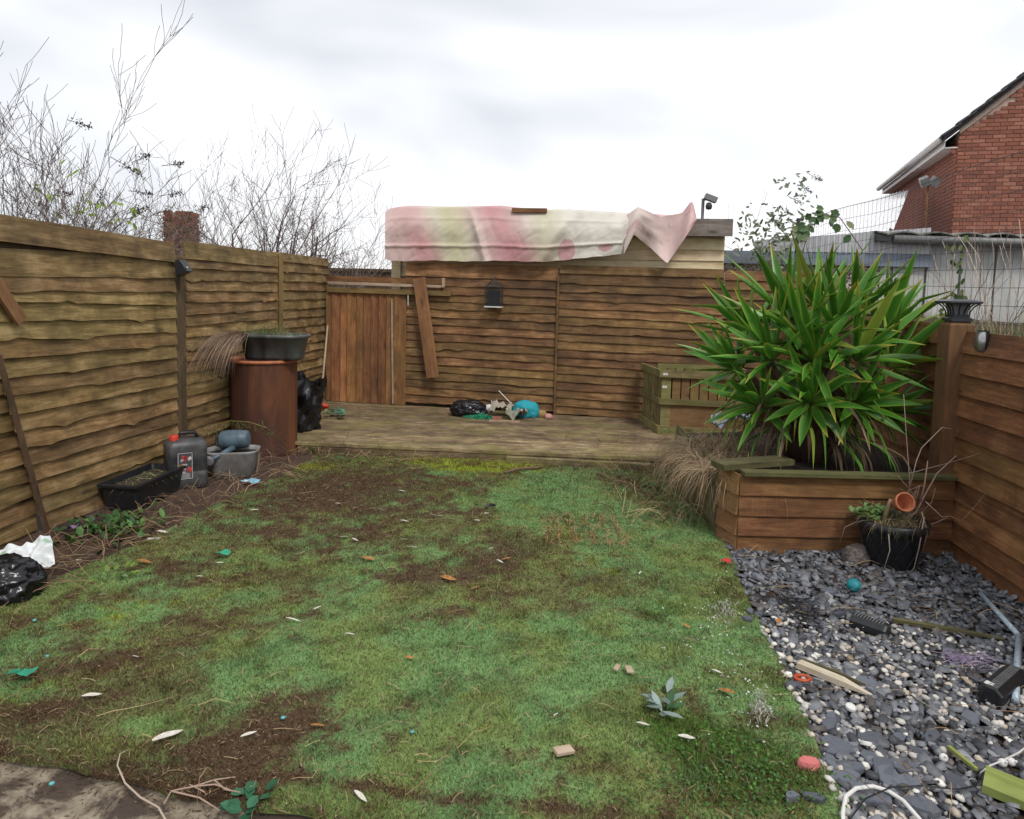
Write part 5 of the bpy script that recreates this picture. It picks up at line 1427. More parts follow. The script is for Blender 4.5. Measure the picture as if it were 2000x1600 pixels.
# dead climber tangled in the wire fence
mb = MB(); base = Vector((2.7, 4.6, 1.3))
for k in range(70):
    y = pr.uniform(3.6, 5.6); q = Vector((pr.uniform(-.03, .06), y - 4.6, pr.uniform(0, .15))); pts = [q]; d = Vector((0, pr.uniform(-.6, .6), 1))
    for i in range(7):
        d = (d + Vector((pr.uniform(-.1, .1), pr.uniform(-.35, .35), pr.uniform(-.3, .2)))).normalized(); q = q + d * pr.uniform(.06, .14); pts.append(q)
    mb.tube(pts, pr.uniform(.0015, .0032), 3, pr.choice(((0.3, 0.23, 0.19), (0.16, 0.11, 0.09), (0.4, 0.33, 0.27))), False)
for px, py in ((1860, 480), (1870, 505), (1875, 560), (1862, 575), (1858, 590), (1880, 575), (1740, 560), (1868, 520), (1850, 610), (1885, 470)):
    q = AX(px, py, 2.7) - base
    for k in range(4): leafsprite(mb, q + Vector((pr.gauss(0, .02), pr.gauss(0, .03), pr.gauss(0, .03))), (pr.uniform(-.3, .3), pr.uniform(-1, 1), pr.uniform(-1, .5)), (-1, -.3, .3), .06, .04, pr.choice(((0.08, 0.14, 0.04), (0.2, 0.24, 0.09))))
dc_ = E('dead_climber', base, 0, 'tangle of dead climber stems in the wire fence', 'climber'); mb.build('stems', M['vine'], dc_)['kind'] = 'stuff'
# ---------------------------------------------------------------- shapes for the smaller things
import bmesh
from mathutils import noise as mnoise
def rrect(hx, hy, rad, n=5):
    rad = min(rad, hx * .999, hy * .999); P = []
    for cx, cy, a0 in ((hx - rad, hy - rad, 0), (-(hx - rad), hy - rad, 90), (-(hx - rad), -(hy - rad), 180), (hx - rad, -(hy - rad), 270)):
        for k in range(n):
            a = R(a0 + 90 * k / (n - 1)); P.append((cx + rad * math.cos(a), cy + rad * math.sin(a)))
    return P
def loft(mb, levels, col=None, cap0=True, cap1=True, n=5):
    """levels: (z, hx, hy, rad[, ox, oy])"""
    b = []; V = []
    for lv in levels:
        ox, oy = (lv[4], lv[5]) if len(lv) > 4 else (0, 0)
        V += [(x + ox, y + oy, lv[0]) for x, y in rrect(lv[1], lv[2], lv[3], n)]
    m = 4 * n; F = []
    for i in range(len(levels) - 1):
        for k in range(m): k2 = (k + 1) % m; F.append((i * m + k, i * m + k2, (i + 1) * m + k2, (i + 1) * m + k))
    if cap0: F.append(tuple(range(m - 1, -1, -1)))
    if cap1: F.append(tuple((len(levels) - 1) * m + k for k in range(m)))
    mb.add(V, F, col)
def blob(size, seed, amp=0.3, freq=3.0, sub=4, flat=0.15, col=(1, 1, 1), ridged=True):
    bm = bmesh.new(); bmesh.ops.create_icosphere(bm, subdivisions=sub, radius=1)
    mb = MB(); V = []; off = Vector((seed * 3.7, seed * 1.3, seed * 7.1))
    for v in bm.verts:
        p = v.co.copy()
        n = mnoise.noise(p * freq * .5 + off) * .6
        if ridged: n += (0.5 - abs(mnoise.noise(p * freq + off))) * .7 + (0.5 - abs(mnoise.noise(p * freq * 2.3 + off))) * .3
        p = p * (1 + amp * n)
        if p.z < -1 + flat * 2: p.z = -1 + flat * 2 + (p.z + 1 - flat * 2) * .15
        V.append((p.x * size[0], p.y * size[1], (p.z + 1 - flat * 2) * size[2]))
    F = [tuple(q.index for q in f.verts) for f in bm.faces]
    bm.free(); mb.add(V, F, col); return mb
def put(mb, name, mat, label, cat, loc, rz=0, group=None, smooth=False, rot=None):
    o = mb.build(name, mat, None, smooth, loc, rot if rot else (0, 0, rz)); return tag(o, label, cat, group)

# ---------------------------------------------------------------- rusty drum and the tub on it
DC = Vector((-2.925, 6.5, 0.0)); DR = 0.305; DH = 0.905
dr = E('rusty_drum', DC, 0, 'tall rusty steel drum standing against the left fence', 'drum')
mb = MB(); mb.lathe([(DR, 0), (DR, .02), (DR - .004, .03), (DR - .004, .45), (DR - .004, DH - .02)], 40); mb.build('shell', M['rust'], dr, True)
mb = MB(); mb.lathe([(DR - .006, DH - .03), (DR + .012, DH - .022), (DR + .014, DH - .008), (DR + .004, DH + .004), (DR - .012, DH), (DR - .014, DH - .03)], 40); mb.build('rim', M['terracotta'], dr, True)
mb = MB(); mb.lathe([(DR - .012, DH - .03), (0.001, DH - .03)], 40); mb.build('lid', M['rust'], dr)
tb = E('trough_planter', (-2.80, 6.45, DH + .004), R(4), 'dark grey plastic trough planter standing on the rusty drum', 'planter')
mb = MB(); loft(mb, [(0, .25, .14, .1), (.03, .265, .155, .12), (.2, .3, .19, .16), (.205, .318, .212, .18), (.232, .322, .216, .18), (.236, .30, .198, .165), (.2, .28, .18, .15)], cap1=False, n=7); mb.build('tub', M['tub'], tb, True)
mb = MB(); loft(mb, [(.19, .284, .184, .15), (.205, .2, .12, .1)], cap0=False, n=7); mb.build('soil', M['soil'], tb, True)
grass_clump('trough_grass', 'green grass tuft growing in the trough on the drum', 'grass', (-2.86, 6.42, DH + .2), 420, .2, .5, [(0.08, 0.15, 0.03), (0.13, 0.19, 0.05), (0.28, 0.22, 0.12)], .003, seed=51, box=(.2, .09))
grass_clump('hanging_dry_grass', 'dry pink-brown grass hanging off the left of the drum trough', 'grass', (-3.04, 6.32, DH + .22), 420, .8, .3, [(0.36, 0.25, 0.18), (0.28, 0.19, 0.14), (0.42, 0.31, 0.22)], .0045, (-.1, -1.0), .34, 52, .35, (.07, .06))
weed('trough_sprout', 'small bright green sprout at the right end of the drum trough', (-2.58, 6.42, DH + .2), 22, .06, .02, [(0.18, 0.28, 0.06), (0.1, 0.2, 0.04)], 53, 1.0, group='green weeds')

# ---------------------------------------------------------------- jerrycan, grey tub with watering can, black trough
jc = E('jerrycan', (-2.985, 5.22, 0.02), R(38), 'dark grey plastic jerrycan with red cap beside the fence', 'jerrycan')
mb = MB(); loft(mb, [(0, .13, .105, .03), (.012, .142, .118, .035), (.13, .145, .12, .04), (.135, .141, .116, .04), (.15, .141, .116, .04), (.155, .145, .12, .04), (.33, .145, .12, .045), (.365, .135, .11, .05), (.385, .105, .08, .05)], n=6); mb.build('body', M['can_grey'], jc, True)
mb = MB(); mb.tube([(.09, .0, .38), (.07, .0, .42), (-.03, 0, .425), (-.06, 0, .39)], .014, 8); mb.build('handle', M['black_plastic'], jc, True)
mb = MB(); mb.lathe([(.034, 0), (.034, .035), (.03, .04), (0, .04)], 16, (-.085, -.045, .38)); mb.build('cap', M['red_plastic'], jc, True)
# label with printed picture and text-like bars
lb = MB(); lb.box((0, 0, 0), (.10, .002, .2), col=(.06, .06, .065))
lab = lb.build('label', M['cloth'], jc, loc=(-.02, -.122, .19))
lb = MB(); lr = random.Random(4)
for k in range(26):
    z = lr.uniform(-.06, .07); lb.box((lr.uniform(-.035, .035), -.0022, z), (lr.uniform(.01, .035), .001, lr.uniform(.008, .025)), rotm(0, lr.uniform(-.6, .6), 0), lr.choice(((.55, .05, .04), (.6, .35, .05), (.5, .5, .5), (.3, .05, .05), (.05, .05, .06))))
for k in range(5): lb.box((0, -.0022, -.09 + .008 * k), (.07, .001, .003), None, (.5, .5, .5))
for s in (-1, 1): lb.box((s * .049, -.0022, 0), (.003, .001, .2), None, (.6, .6, .6)); lb.box((0, -.0022, s * .099), (.1, .001, .003), None, (.6, .6, .6))
lb.build('print', M['cloth'], lab)

gt_ = E('grey_tub', (-2.80, 5.62, 0.01), R(20), 'cracked pale grey plastic tub holding the watering can', 'tub')
mb = MB(); loft(mb, [(0, .15, .11, .07), (.02, .165, .125, .08), (.21, .205, .15, .1), (.225, .212, .156, .1), (.228, .2, .145, .095), (.19, .19, .135, .09)], cap1=False, n=7)
M['tub_pale'] = plain('pale_grey_dirty_plastic', (0.3, 0.3, 0.3), .6, var=.3, scale=5, col2=(.13, .115, .1), bmp=.05)
mb.build('tub', M['tub_pale'], gt_, True)
mb = MB(); loft(mb, [(.185, .19, .135, .09), (.195, .1, .08, .05)], cap0=False, n=7); mb.build('soil', M['soil'], gt_, True)
mb = MB(); mb.add([(.213, -.03, .2), (.2135, -.02, .06), (.2, .0, .03), (.214, .02, .19)], [(0, 1, 2, 3)]); mb.tube([(.205, -.03, .225), (.2, -.02, .12), (.185, 0, .02)], .006, 5); mb.build('broken_edge', M['pale_wood'], gt_)
wc = E('watering_can', (-2.80, 5.60, 0.225), R(12), 'blue-grey plastic watering can lying on the grey tub', 'watering can')
mb = MB(); pts = [Vector((-.1 + .23 * t, .05 - .02 * t, .075 + .02 * t)) for t in (0, .05, .3, .7, .95, 1)]
mb.tube(pts, [.062, .078, .082, .078, .07, .05], 18); mb.build('body', M['bluegrey'], wc, True)
sp0 = Vector((.02, -.02, .03)); sp1 = Vector((-.12, -.2, -.035))
mb = MB(); mb.tube([sp0, sp0.lerp(sp1, .5), sp1], [.026, .02, .014], 10); mb.build('spout', M['bluegrey'], wc, True)
mb = MB(); dd = (sp1 - sp0).normalized(); dd = Vector((-.15, -1, -.1)).normalized(); mb.tube([sp1 - dd * .02, sp1 + dd * .012, sp1 + dd * .028, sp1 + dd * .03], [.014, .043, .043, .02], 18); mb.build('rose', M['grey_plastic'], wc, True)
mb = MB(); mb.tube([(-.1, .05, .13), (-.13, .04, .1), (-.13, .03, .04), (-.09, .03, .03)], .011, 8); mb.build('handle', M['black_plastic'], wc, True)
bt = E('black_trough', (-3.07, 4.82, 0.01), R(90), 'long black plastic trough with sparse grass in the border', 'planter')
mb = MB(); loft(mb, [(0, .27, .11, .03), (.185, .305, .135, .03), (.19, .32, .15, .03), (.205, .32, .15, .03), (.207, .295, .126, .025), (.17, .285, .118, .025)], cap1=False); mb.build('tub', M['black_plastic'], bt)
mb = MB(); loft(mb, [(.168, .29, .122, .025), (.17, .2, .08, .025)], cap0=False); mb.build('soil', M['soil'], bt)
grass_clump('trough_straw', 'pale green and straw grass in the black trough', 'grass', (-3.07, 4.82, .17), 260, .13, .9, [(0.3, 0.32, 0.1), (0.13, 0.19, 0.05), (0.4, 0.33, 0.18), (0.1, 0.15, 0.03)], .005, seed=61, up=.35, box=(.1, .24))
for i, (px, py, s, lab) in enumerate(((300, 1052, .03, 'white scrap of card among the border twigs'),)):
    mb = MB(); mb.box((0, 0, 0), (.07, .03, .003)); put(mb, 'card_scrap', M['white_plastic'], lab, 'scrap', G(px, py, .03), .4)

# ---------------------------------------------------------------- bags at the left edge
def crumple(w, h, seed, nx=22, ny=18, amp=.035, col=(1, 1, 1), col2=None):
    mb = MB(); V = []; C = []; F = []; r = random.Random(seed); off = Vector((seed, seed * 2.1, 0))
    for j in range(ny):
        for i in range(nx):
            u, v = i / (nx - 1) - .5, j / (ny - 1) - .5
            x, y = u * w, v * h
            q = Vector((x * 14, y * 14, seed))
            z = amp * (1.2 * (0.5 - abs(mnoise.noise(q * .5))) + .6 * (0.5 - abs(mnoise.noise(q + off))) + .3 * mnoise.noise(q * 2.2))
            x += .12 * w * mnoise.noise(q * .6 + off); y += .12 * h * mnoise.noise(q * .6 - off)
            V.append((x, y, z + .01)); C.append(col2 if (col2 and mnoise.noise(q * .7 + off * 3) > .32) else col)
    for j in range(ny - 1):
        for i in range(nx - 1): a = j * nx + i; F.append((a, a + 1, a + nx + 1, a + nx))
    mb.add(V, F, C); return mb
o = put(crumple(.26, .2, 4, amp=.09, col=(.72, .75, .76), col2=(.3, .5, .33)), 'white_carrier_bag', vcol('printed_white_polythene', .35, .05, 20, spec=.5), 'crumpled white polythene bag with green print at the left edge', 'bag', G(52, 1098, .07), rot=(R(28), R(-12), R(35)), smooth=True)
put(blob((.17, .15, .12), 5, .3, 6.0, 5), 'black_bag', M['bag_black'], 'crumpled black polythene sack at the left edge by the turf', 'bag', G(8, 1172, 0.0), smooth=True)
# bin bag on the deck
bb_ = E('bin_bag', G(585, 838, DZ), 0, 'tall black bin bag standing on the deck beside the drum', 'bag')
mb = MB(); V = []; F = []; C = []; n = 40; L_ = 26
for i in range(L_):
    t = i / (L_ - 1); z = .52 * t
    for k in range(n):
        a = 2 * math.pi * k / n
        rr0 = .17 + .03 * t + .02 * math.sin(t * 3) 
        w_ = .022 * math.sin(a * 5 + t * 9) + .016 * math.sin(a * 9 - t * 14) + .05 * (0.5 - abs(mnoise.noise(Vector((math.cos(a) * 2, math.sin(a) * 2, t * 4)))))
        if t > .82: w_ += (t - .82) * .22 * (0.4 + math.sin(a * 3 + 1) * .6 + .5 * math.sin(a * 7))
        r_ = rr0 + w_
        V.append((r_ * math.cos(a), r_ * math.sin(a), z + (.03 * math.sin(a * 4) + .03 * math.sin(a * 7 + 1) if t > .9 else 0)))
for i in range(L_ - 1):
    for k in range(n): k2 = (k + 1) % n; F.append((i * n + k, i * n + k2, (i + 1) * n + k2, (i + 1) * n + k))
F.append(tuple(range(n - 1, -1, -1)))
mb.add(V, F); mb.build('sack', M['bag_black'], bb_, True)
mb = MB(); q = blob((.15, .15, .06), 8, .4, 4, 3); q.build('contents', M['black_plastic'], bb_, loc=(0, 0, .4))
# broom
p0 = G(626, 802, DZ); p1 = BK(640, 636, .06)
br = E('broom', p0, R(8), 'red-headed broom leaning in the back left corner', 'broom')
mb = MB(); v = Matrix.Rotation(-R(8), 3, 'Z') @ (p1 - p0); mb.tube([(0, 0, .07), v], .012, 8); mb.build('handle', M['pale_wood'], br, True)
mb = MB(); loft(mb, [(.045, .095, .03, .015), (.07, .09, .024, .015), (.085, .05, .02, .01)]); mb.build('head', M['red_plastic'], br, True)
mb = MB()
for k in range(90): x, y = pr.uniform(-.09, .09), pr.uniform(-.025, .025); mb.tube([(x, y, .05), (x * 1.08 + pr.gauss(0, .004), y * 1.3, .0)], .0022, 3, None, False)
mb.build('bristles', M['red_plastic'], br)

# ---------------------------------------------------------------- rubbish on the deck
def dk_(px, py): return G(px, py, DZ)
put(blob((.2, .12, .105), 11, .3, 5.0, 5), 'black_rubbish_bag', M['bag_black'], 'slumped black rubbish bag on the deck by the back fence', 'bag', dk_(915, 812), smooth=True)
gn = MB(); gr_ = random.Random(2)
for k in range(420):
    a = gr_.uniform(0, 6.28); r_ = math.sqrt(gr_.random()); p = Vector((math.cos(a) * r_ * .17, math.sin(a) * r_ * .08, .005 + .05 * (1 - r_) * gr_.random()))
    gn.tube([p, p + Vector((gr_.gauss(0, .015), gr_.gauss(0, .012), gr_.gauss(.004, .01))), p + Vector((gr_.gauss(0, .03), gr_.gauss(0, .02), gr_.gauss(.0, .01)))], .0032, 3, gr_.choice(((.02, .25, .13), (.04, .36, .2), (.02, .18, .1))), False)
put(gn, 'green_netting', vcol('green_plastic_net', .4, .1), 'bunched bright green plastic netting on the deck', 'netting', dk_(938, 817))
mb = MB(); mb.lathe([(0, .0), (.04, .0), (.05, .02), (.048, .07), (.03, .095), (0, .1)], 16); put(mb, 'white_pot', M['white_plastic'], 'small white plastic pot behind the green netting', 'pot', dk_(953, 808) + Vector((0, .08, 0)), smooth=True)
put(crumple(.24, .2, 9, amp=.14, col=(.34, .3, .24), col2=(.2, .22, .24)), 'patterned_rag', M['cloth'], 'beige and grey patterned rag in the deck rubbish', 'rag', dk_(978, 812) + Vector((0, 0, .03)), smooth=True)
put(blob((.15, .11, .11), 14, .3, 3.2, col=(.02, .3, .36)), 'teal_cloth_bundle', M['cloth'], 'bundle of teal cloth, tallest of the deck rubbish', 'cloth', dk_(1027, 814), smooth=True)
put(crumple(.26, .16, 17, amp=.12, col=(.24, .23, .17), col2=(.45, .43, .38)), 'camouflage_rag', M['cloth'], 'olive and white rag in front of the teal bundle', 'rag', dk_(1008, 819) + Vector((0, 0, .02)), smooth=True)
put(blob((.07, .05, .05), 19, .3, 3, 3, col=(.3, .2, .08)), 'brown_boot', M['cloth'], 'dark brown striped slipper at the right end of the deck rubbish', 'slipper', dk_(1056, 815), smooth=True)
put(blob((.045, .05, .035), 22, .2, 3, 3, col=(.5, .25, .23)), 'pink_sock', M['cloth'], 'pink sock at the right end of the deck rubbish', 'sock', dk_(1071, 818), smooth=True)
put(blob((.08, .05, .05), 25, .2, 2, 3, col=(.5, .38, .26)), 'tan_sponge', M['cloth'], 'tan sponge behind the teal cloth bundle', 'sponge', dk_(1046, 803) + Vector((0, .03, .07)), smooth=True)
mb = MB(); mb.box((0, 0, .022), (.1, .05, .044)); put(mb, 'brick_fragment', M['brick'], 'broken reddish brick fragment in front of the green netting', 'brick', dk_(970, 822), .1)
mb = MB(); mb.box((0, 0, .008), (.35, .03, .016)); put(mb, 'deck_lath', M['pale_wood'], 'pale thin lath lying before the deck rubbish', 'lath', dk_(985, 824), .05)
a_ = BK(974, 763, .1); b_ = dk_(1021, 812); mb = MB(); mb.tube([(0, 0, 0), a_ - b_], [.007, .005], 6); put(mb, 'white_rod', M['white_plastic'], 'thin white rod leaning out of the deck rubbish', 'rod', b_)
a_ = BK(990, 757, .06); b_ = dk_(1030, 800) + Vector((0, 0, .1)); mb = MB(); mb.tube([(0, 0, 0), a_ - b_], [.004, .002], 5); put(mb, 'brown_cane', M['plank_wood'], 'thin brown cane behind the white rod', 'cane', b_)

# wire lantern on the back fence
lx, lzz = BL(966, 598, .05)
wl_ = E('wire_lantern', BP(lx) - BN * .1 + Vector((0, 0, lzz)), BANG, 'dark wire cage lantern hanging on the back fence', 'lantern')
w2, h1, h2, d2 = .1, .235, .33, .05
mb = MB()
for sx_ in (-1, 1):
    for sy_ in (-1, 1): mb.tube([(sx_ * w2, sy_ * d2, 0), (sx_ * w2, sy_ * d2, h1)], .005, 5); mb.tube([(sx_ * w2, sy_ * d2, h1), (0, 0, h2)], .005, 5)
for zz in (0, h1): mb.tube([(-w2, -d2, zz), (w2, -d2, zz), (w2, d2, zz), (-w2, d2, zz), (-w2, -d2, zz)], .006, 5)
mb.tube([(0, 0, h2), (0, .08, h2 + .02)], .004, 5)
mb.build('frame', M['wire_dark'], wl_)
mb = MB()
for k in range(1, 9):
    x = -w2 + 2 * w2 * k / 9; t = 1 - abs(x) / w2
    mb.tube([(x, -d2, 0), (x, -d2, h1), (x * .1, -d2 * (1 - t) * .5, h1 + (h2 - h1) * (0.1 + .85 * t))], .0022, 3, None, False); mb.tube([(x, d2, 0), (x, d2, h1)], .0022, 3, None, False)
for k in range(1, 11):
    z = h1 * k / 11; mb.tube([(-w2, -d2, z), (w2, -d2, z)], .0022, 3, None, False); mb.tube([(-w2, d2, z), (w2, d2, z)], .0022, 3, None, False)
for k in range(1, 5):
    t = k / 5; mb.tube([(-w2 * (1 - t), -d2 * (1 - t), h1 + (h2 - h1) * t), (w2 * (1 - t), -d2 * (1 - t), h1 + (h2 - h1) * t)], .0022, 3, None, False)
mb.build('wire_mesh', M['wire_dark'], wl_)
mb = MB(); mb.box((0, 0, -.008), (2 * w2 + .01, 2 * d2 + .02, .014)); mb.build('base_tray', M['white_plastic'], wl_)
mb = MB(); mb.box((0, .01, .1), (.12, .05, .17)); mb.build('inner_block', M['lamp_black'], wl_)

# ---------------------------------------------------------------- slatted crate
c0 = G(1288, 846, DZ); cr_ang = R(-3)
ck = E('slatted_crate', c0, cr_ang, 'olive slatted timber crate in the back right corner of the deck', 'crate')
CW, CDp, CH = .9, .72, .68
SKW = R(13)
def cbox(nm, x0, x1, y0, y1, z0, z1, m): 
    mb = MB(); mb.box((0, 0, 0), (x1 - x0, y1 - y0, z1 - z0)); lc = Vector(((x0 + x1) / 2, (y0 + y1) / 2, (z0 + z1) / 2)); lf_ = nm.startswith('left')
    mb.build(nm, M[m], ck, loc=(Matrix.Rotation(SKW, 3, 'Z') @ lc) if lf_ else lc, rot=(0, 0, SKW if lf_ else 0))
for (z0, z1) in ((.0, .08), (.315, .375), (.605, .68)):
    cbox('front_rail', 0, CW, -.03, -.004, z0, z1, 'crate_wood'); cbox('back_rail', 0, CW, CDp, CDp + .02, z0, z1, 'crate_wood')
    cbox('left_rail', -.03, -.004, -.03, CDp + .02, z0, z1 + .001, 'crate_wood'); cbox('right_rail', CW, CW + .025, -.03, CDp + .02, z0, z1, 'crate_wood')
cbox('corner_slat', .002, .1, 0, .02, .05, .672, 'crate_wood')
for k in range(8):
    x = .115 + k * .095; cbox('front_slat', x, x + .083, .003, .02, .06, .64, 'crate_panel')
    cbox('back_slat', x, x + .078, CDp - .022, CDp - .002, .06, .64, 'crate_wood')
for k in range(6):
    y = .02 + k * .122; cbox('left_slat', .0, .018, y, y + .098, .05, .67, 'crate_wood'); cbox('right_slat', CW - .02, CW - .002, y, y + .098, .05, .67, 'crate_wood')
cbox('lower_panel', .1, CW - .05, -.002, .0025, .075, .32, 'crate_panel')
cbox('fill', .03, CW - .03, .03, CDp - .03, .05, .59, 'soil')
for zz in (.64, .5): cbox('sticker', .01, .06, -.0335, -.031, zz - .012, zz + .012, 'white_plastic') if zz > .5 else cbox('sticker', .01, .06, -.003, -.0005, zz - .012, zz + .012, 'white_plastic')
mb = MB(); mb.box((0, 0, 0), (.09, .05, .06)); put(mb, 'wood_offcut', M['pale_wood'], 'pale cut wood block lying in the slatted crate', 'wood block', c0 + Vector((.17, .12, .615)), .5)
mb = MB(); mb.box((0, 0, 0), (.13, .05, .04)); put(mb, 'dark_offcut', M['crate_panel'], 'dark wood offcut lying in the slatted crate', 'wood block', c0 + Vector((.36, .16, .61)), -.6)
put(blob((.1, .09, .06), 31, .25, 2.5, 3, col=(.68, .66, .62)), 'white_rag', M['cloth'], 'white rag on the ground between deck and dry grass', 'rag', G(1305, 888, 0.0), smooth=True)
put(crumple(.3, .16, 33, amp=.1, col=(.34, .38, .46)), 'blue_sheet', M['cloth'], 'pale blue-grey sheet lying behind the dry grass clump', 'sheet', AX(1430, 830, 1.35), smooth=True)

# ---------------------------------------------------------------- small lamps
o = E('solar_wall_light', AX(350, 540, FX + .05), R(0), 'black wedge-shaped solar light on the left fence post', 'light')
mb = MB(); V = [(-.0, -.055, .0), (.0, .055, .0), (0, .055, .13), (0, -.055, .13), (.09, -.045, .045), (.09, .045, .045), (.03, .05, .13), (.03, -.05, .13)]
mb.add(V, [(0, 1, 2, 3), (4, 7, 6, 5), (0, 4, 5, 1), (3, 2, 6, 7), (1, 5, 6, 2), (0, 3, 7, 4)]); mb.build('housing', M['lamp_black'], o)
mb = MB(); mb.lathe([(0, 0), (.008, .0), (.008, .006), (0, .008)], 10); mb.build('sensor', M['white_plastic'], o, True, (.078, -.02, .07), (0, R(60), 0))
o = E('steel_wall_light', AX(1917, 688, RX - .022), R(180), 'curved steel solar light on the low right fence', 'light')
mb = MB(); V = []; F = []; n = 10
for k in range(n + 1):
    a = math.pi * k / n; 
    for y in (-.045, .045): V.append((.03 * math.sin(a) + .002, y * .8, .06 - .06 * math.cos(a)))
for k in range(n): F.append((2 * k, 2 * k + 1, 2 * k + 3, 2 * k + 2))
F.append(tuple(2 * k for k in range(n + 1))); F.append(tuple(2 * k + 1 for k in range(n, -1, -1)))
mb.add(V, F); mb.build('hood', M['steel'], o, True)
mb = MB(); mb.box((-.004, 0, .06), (.012, .1, .135)); mb.build('back_plate', M['lamp_black'], o)
pl_ = E('post_lantern', (RX - .03, 4.72, 1.479), 0, 'black square solar lantern on top of the thick post', 'lantern')
mb = MB(); loft(mb, [(0, .088, .088, .01), (.02, .085, .085, .01), (.03, .07, .07, .01), (.045, .07, .07, .01)]); mb.build('base', M['lamp_black'], pl_)
for k in range(4):
    a = k * math.pi / 2
    for s in (-1, -.33, .33, 1):
        mb = MB(); P_ = [Vector((.066, s * .062, .045)), Vector((.068, s * .066, .07)), Vector((.085, s * .085, .1)), Vector((.115, s * .112, .125))]
        mb.tube([Matrix.Rotation(a, 3, 'Z') @ q for q in P_], .005, 5); mb.build('bar', M['lamp_black'], pl_)
mb = MB(); loft(mb, [(.045, .055, .055, .01), (.12, .07, .07, .01)]); mb.build('diffuser', plain('smoky_lens', (.18, .18, .19), .2, var=.1, bmp=0), pl_)
mb = MB(); loft(mb, [(.12, .12, .12, .01), (.128, .135, .135, .01), (.138, .135, .135, .01), (.15, .09, .09, .01), (.152, .06, .06, .01)]); mb.build('roof', plain('grey_black_cap', (.05, .052, .06), .35, bmp=0), pl_)

pl_.scale = (.74, .74, .9)
# ---------------------------------------------------------------- black pot, twigs, terracotta pot
pp = G(1752, 1128); pp.y += .15; pp.x += 0.02
bp = E('black_pot', pp, 0, 'black patterned plastic plant pot on the slate gravel', 'plant pot')
mb = MB(); mb.lathe([(.0, 0), (.125, 0), (.13, .01), (.175, .24), (.18, .25), (.195, .255), (.2, .275), (.197, .3), (.185, .305), (.178, .29), (.17, .25)], 36); mb.build('body', M['black_plastic'], bp, True)
mb = MB()
for k in range(9):
    for s in (-1, 1):
        P_ = []
        for t in np.linspace(0, 1, 7):
            a = k * 2 * math.pi / 9 + s * t * .7; r_ = .131 + .044 * t + .002; P_.append((r_ * math.cos(a), r_ * math.sin(a), .012 + .225 * t))
        mb.tube(P_, .0035, 4, None, False)
mb.build('lattice', M['black_plastic'], bp, True)
mb = MB(); mb.lathe([(.172, .27), (.0, .28)], 24); mb.build('soil', M['soil'], bp)
weed('pot_moss', 'green leafy moss growing at the back of the black pot', pp + Vector((-.1, .03, .29)), 130, .05, .03, [(0.1, 0.2, 0.05), (0.16, 0.26, 0.08)], 71, .9, spread=.045)
grass_clump('pot_grass', 'green and dry grass trailing from the black pot', 'grass', pp + Vector((0, 0, .28)), 300, .26, .8, DRY + [(0.1, 0.16, 0.04)], .0035, (-.2, -.15), .3, 72, .8, (.12, .12))
tw = E('dead_twigs', pp + Vector((0, 0, .28)), 0, 'dead pale twigs sticking out of the black pot', 'plant')
def twig(pxs, r0, Y, col):
    mb = MB(); P_ = [AY(a, b, Y) - tw.location for a, b in pxs]; mb.tube(P_, [r0 * (1 - .6 * i / (len(P_) - 1)) for i in range(len(P_))], 5, col); mb.build('twig', M['vine'], tw, True)
TC = (0.36, 0.26, 0.2); PY = pp.y
twig([(1760, 1020), (1790, 1000), (1805, 970), (1830, 925), (1868, 890)], .007, PY, TC)
twig([(1798, 980), (1806, 945), (1812, 900)], .007, PY - .02, (0.3, 0.2, 0.14))
twig([(1778, 975), (1776, 930), (1770, 850), (1765, 770)], .004, PY + .05, TC)
twig([(1775, 960), (1790, 900), (1800, 875), (1840, 835), (1860, 838)], .004, PY + .02, TC)
twig([(1808, 980), (1840, 1010), (1856, 1008), (1830, 1020), (1790, 1035)], .003, PY - .04, (.4, .32, .25))
twig([(1735, 1035), (1738, 1075), (1722, 1125)], .004, PY - .17, (.4, .33, .28))
twig([(1805, 1010), (1795, 1070), (1785, 1110), (1765, 1130)], .0045, PY - .17, (.3, .22, .18))
twig([(1800, 1000), (1812, 1040), (1800, 1080)], .003, PY - .15, TC)
twig([(1856, 1008), (1878, 1018), (1908, 985), (1935, 950), (1990, 890)], .002, PY - .1, (.3, .2, .14))
twig([(1775, 925), (1850, 905), (1900, 890), (1945, 875)], .0025, PY, TC)
twig([(1690, 1010), (1650, 1030), (1640, 1060)], .002, PY, TC)
for k in range(14):
    a0 = (pr.uniform(1770, 1800), pr.uniform(980, 1010)); twig([a0, (a0[0] + pr.uniform(-25, 30), a0[1] - pr.uniform(10, 40)), (a0[0] + pr.uniform(-45, 50), a0[1] + pr.uniform(-60, 30))], .0022, PY + pr.uniform(-.08, .08), TC)
tpp = AY(1752, 985, PY - .02)
tpt = E('terracotta_pot', tpp, 0, 'small tilted terracotta pot propped on sticks above the black pot', 'plant pot')
Rt = rotm(R(66), R(6), 0)
mb = MB(); pf = [(0, 0), (.034, 0), (.036, .005), (.046, .075), (.054, .077), (.056, .105), (.05, .107), (.046, .1), (.036, .015), (0, .012)]
mb.lathe(pf, 28); mb.v = [tuple(Rt @ Vector(v)) for v in mb.v]; mb.build('pot', M['terracotta'], tpt, True)
mb = MB(); mb.tube([AY(1722, 1030, PY - .03) - tpp, AY(1734, 995, PY - .03) - tpp, AY(1740, 975, PY - .02) - tpp], [.014, .013, .011], 8, (.25, .17, .1)); mb.build('stick', M['vine'], tpt, True)
mb = MB(); mb.tube([AY(1748, 1030, PY) - tpp, AY(1748, 980, PY) - tpp], .008, 6, (.12, .13, .1)); mb.build('stake', M['vine'], tpt, True)
